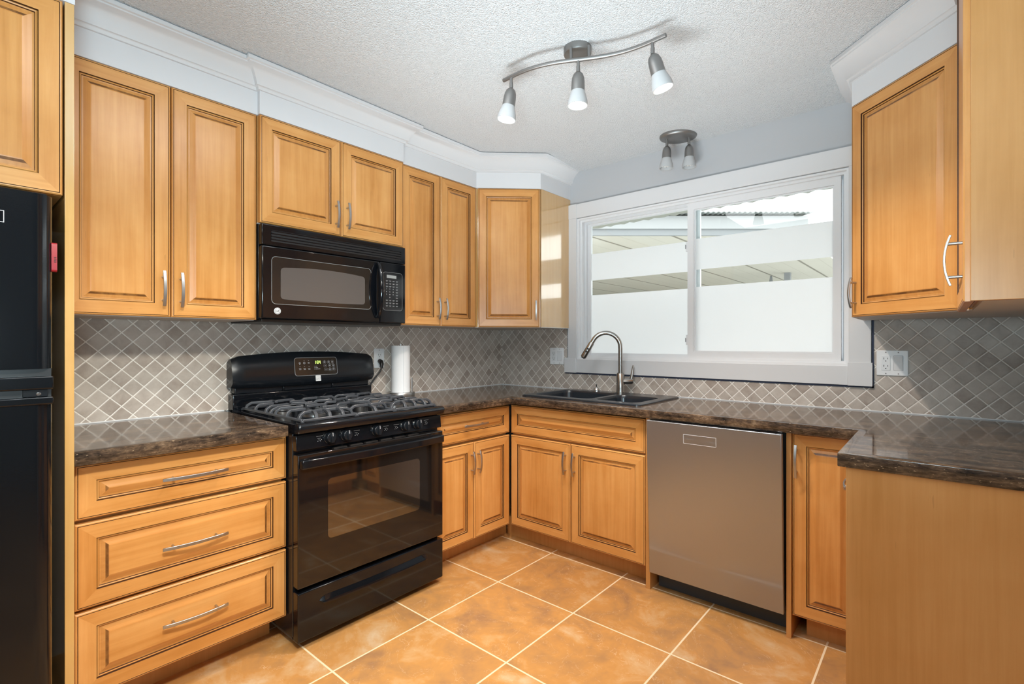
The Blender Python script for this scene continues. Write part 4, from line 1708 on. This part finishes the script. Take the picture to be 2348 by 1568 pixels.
G = 'white wall plates on the tiles'
wall_plate('white single outlet with black plug behind the stove', (.0085, -1.1120, 1.141), A90, 1, G)
wall_plate('white outlet and switch plate left of the sink window', (.530, -.0085, 1.140), 0, 2, G)
wall_plate('white outlet and switch plate right of the window', (2.405, -.0085, 1.141), 0, 2, G)
s = MB()
cy_ = -1.1120
s.tube([(.0175, cy_, 1.124), (.035, cy_ - .002, 1.120), (.045, cy_ - .004, 1.106), (.047, cy_ - .006, 1.085)], [.013, .014, .012, .008], 'black_plastic', 14)
s.tube([(.047, cy_ - .006, 1.086), (.044, cy_ - .018, 1.06), (.036, cy_ - .042, 1.03), (.028, cy_ - .066, .995), (.022, cy_ - .079, .960)], .0045, 'black_plastic', 10)
s.tube([(.022, cy_ - .079, .960), (.020, cy_ - .080, .935), (.020, cy_ - .080, .9188)], .0045, 'black_plastic', 10)
tag(s.build('power_cord', smooth=50), 'black plug and cord hanging from the single outlet', 'power cord')

# ------------------------------------------------------------------ ceiling lamps
def spot_head(parent, top, lean, stem, ml, mr, sl, sr, lit, size=1.0):
    """stem hangs from top; the head (metal cup + frosted shade) leans along lean (dx,dy)"""
    top = Vector(top)
    s = MB()
    s.cyl(top, top + Vector((0, 0, -stem * .45)), .0062, 'fixture', 14)
    s.cyl(top + Vector((0, 0, -stem * .45)), top + Vector((0, 0, -stem)), .0075, 'fixture', 14)
    s.lathe([(.001, -.004), (.005, 0), (.001, .004)], 'chrome', 12, Matrix.Translation(top + Vector((0, 0, -stem - .001))))
    s.build('stem', parent)
    ax = Vector((lean[0], lean[1], -1)).normalized()
    q = ax.to_track_quat('Z', 'Y').to_matrix().to_4x4()
    T = Matrix.Translation(top + Vector((0, 0, -stem))) @ q
    s = MB()
    prof = [(.003, 0), (mr * .45, .003), (mr * .75, .011), (mr * .93, .024), (mr, .040), (mr * 1.05, ml), (mr * .95, ml + .001), (mr * .9, .04)]
    s.lathe(prof, 'fixture', 28, T)
    hd_ = s.build('socket_cup', parent, smooth=50)
    s = MB()
    s.lathe([(mr * 1.00, ml - .006), (mr * 1.12, ml + .004), (sr * .93, ml + sl * .60), (sr, ml + sl), (sr - .003, ml + sl), (sr * .90, ml + sl * .60), (mr * 1.02, ml + .004), (mr * .92, ml - .006)],
            'shade', 32, T, cap=False)
    s.build('glass_shade', hd_, smooth=50)
    s = MB()
    s.lathe([(mr * .80, ml - .004), (sr * .70, ml + sl * .45), (sr * .80, ml + sl * .66), (sr * .74, ml + sl * .72), (.002, ml + sl * .74)], 'bulb' if lit else 'bulb_off', 28, T)
    for i in range(7):
        a = 2 * pi * i / 7
        if not lit:
            s.lathe([(.0022, ml + sl * .745), (.0022, ml + sl * .755), (.0005, ml + sl * .756)], 'dark', 8, T @ Matrix.Translation((sr * .5 * cos(a), sr * .5 * sin(a), 0)))
    s.build('bulb', hd_, smooth=50)
    if lit:
        l = bpy.data.lights.new('lamp_beam', 'SPOT')
        l.energy = 36
        l.spot_size = R(115)
        l.spot_blend = .8
        l.shadow_soft_size = .022
        l.color = (1, .86, .74)
        o = bpy.data.objects.new('lamp_beam', l)
        COL.objects.link(o)
        o.parent = parent
        o.matrix_local = T @ Matrix.Translation((0, 0, ml + sl + .004)) @ Matrix.Rotation(pi, 4, 'X')


ox_, oy_ = 1.482, -1.196
t = thing('track_light', 'pewter ceiling light with three lit spots on a wavy bar', 'ceiling lamp', (ox_, oy_, CZ + .0105))
s = MB()
s.lathe([(.0555, 0), (.0555, -.023), (.0535, -.027), (.002, -.0275)], 'fixture', 40, Matrix.Translation((-.019, .023, 0)))
s.build('canopy', t, smooth=40)
zb = 2.334 - (CZ + .0105)
e0, e1 = Vector((1.176 - ox_, -1.297 - oy_)), Vector((1.8247 - ox_, -1.1524 - oy_))
dv = e1 - e0
nv = Vector((dv.y, -dv.x)).normalized()      # toward the camera side
pts = []
for i in range(41):
    u = i / 40
    p = e0 + dv * u + nv * (.030 * sin(2 * pi * u))
    pts.append((p.x, p.y, zb))
s = MB()
s.tube(pts, .0078, 'fixture', 16)
s.build('bar', t, smooth=50)


def barpt(u):
    p = e0 + dv * u + nv * (.030 * sin(2 * pi * u))
    return p


for u in (.46, .56):
    p = barpt(u)
    MB().cyl((p.x, p.y, zb), (p.x - .008, p.y + .010, -.026), .006, 'fixture', 12).build('bar_post', t)
lf = Vector((.762, .648))
for u, ln, dpth in ((.065, -.16, .0), (.50, -.02, .0), (.925, .30, .0)):
    p = barpt(u)
    spot_head(t, (p.x, p.y, zb - .006), (lf.x * ln, lf.y * ln), .042, .078, .0255, .054, .0395, True)

ox_, oy_ = 1.445, -.118
t = thing('spot_lamp', 'pewter two-spot ceiling lamp above the window', 'ceiling lamp', (ox_, oy_, CZ - .002), .55)
s = MB()
s.lathe([(.100, .004), (.102, -.006), (.098, -.014), (.088, -.019), (.002, -.021)], 'fixture', 48, None, 1.0, .80)
s.build('canopy', t, smooth=40)
for q_, ln in ((-.062, -.03), (.058, .0)):
    spot_head(t, (q_, -.006, -.018), (ln, ln * .3), .040, .072, .0240, .054, .0380, False)
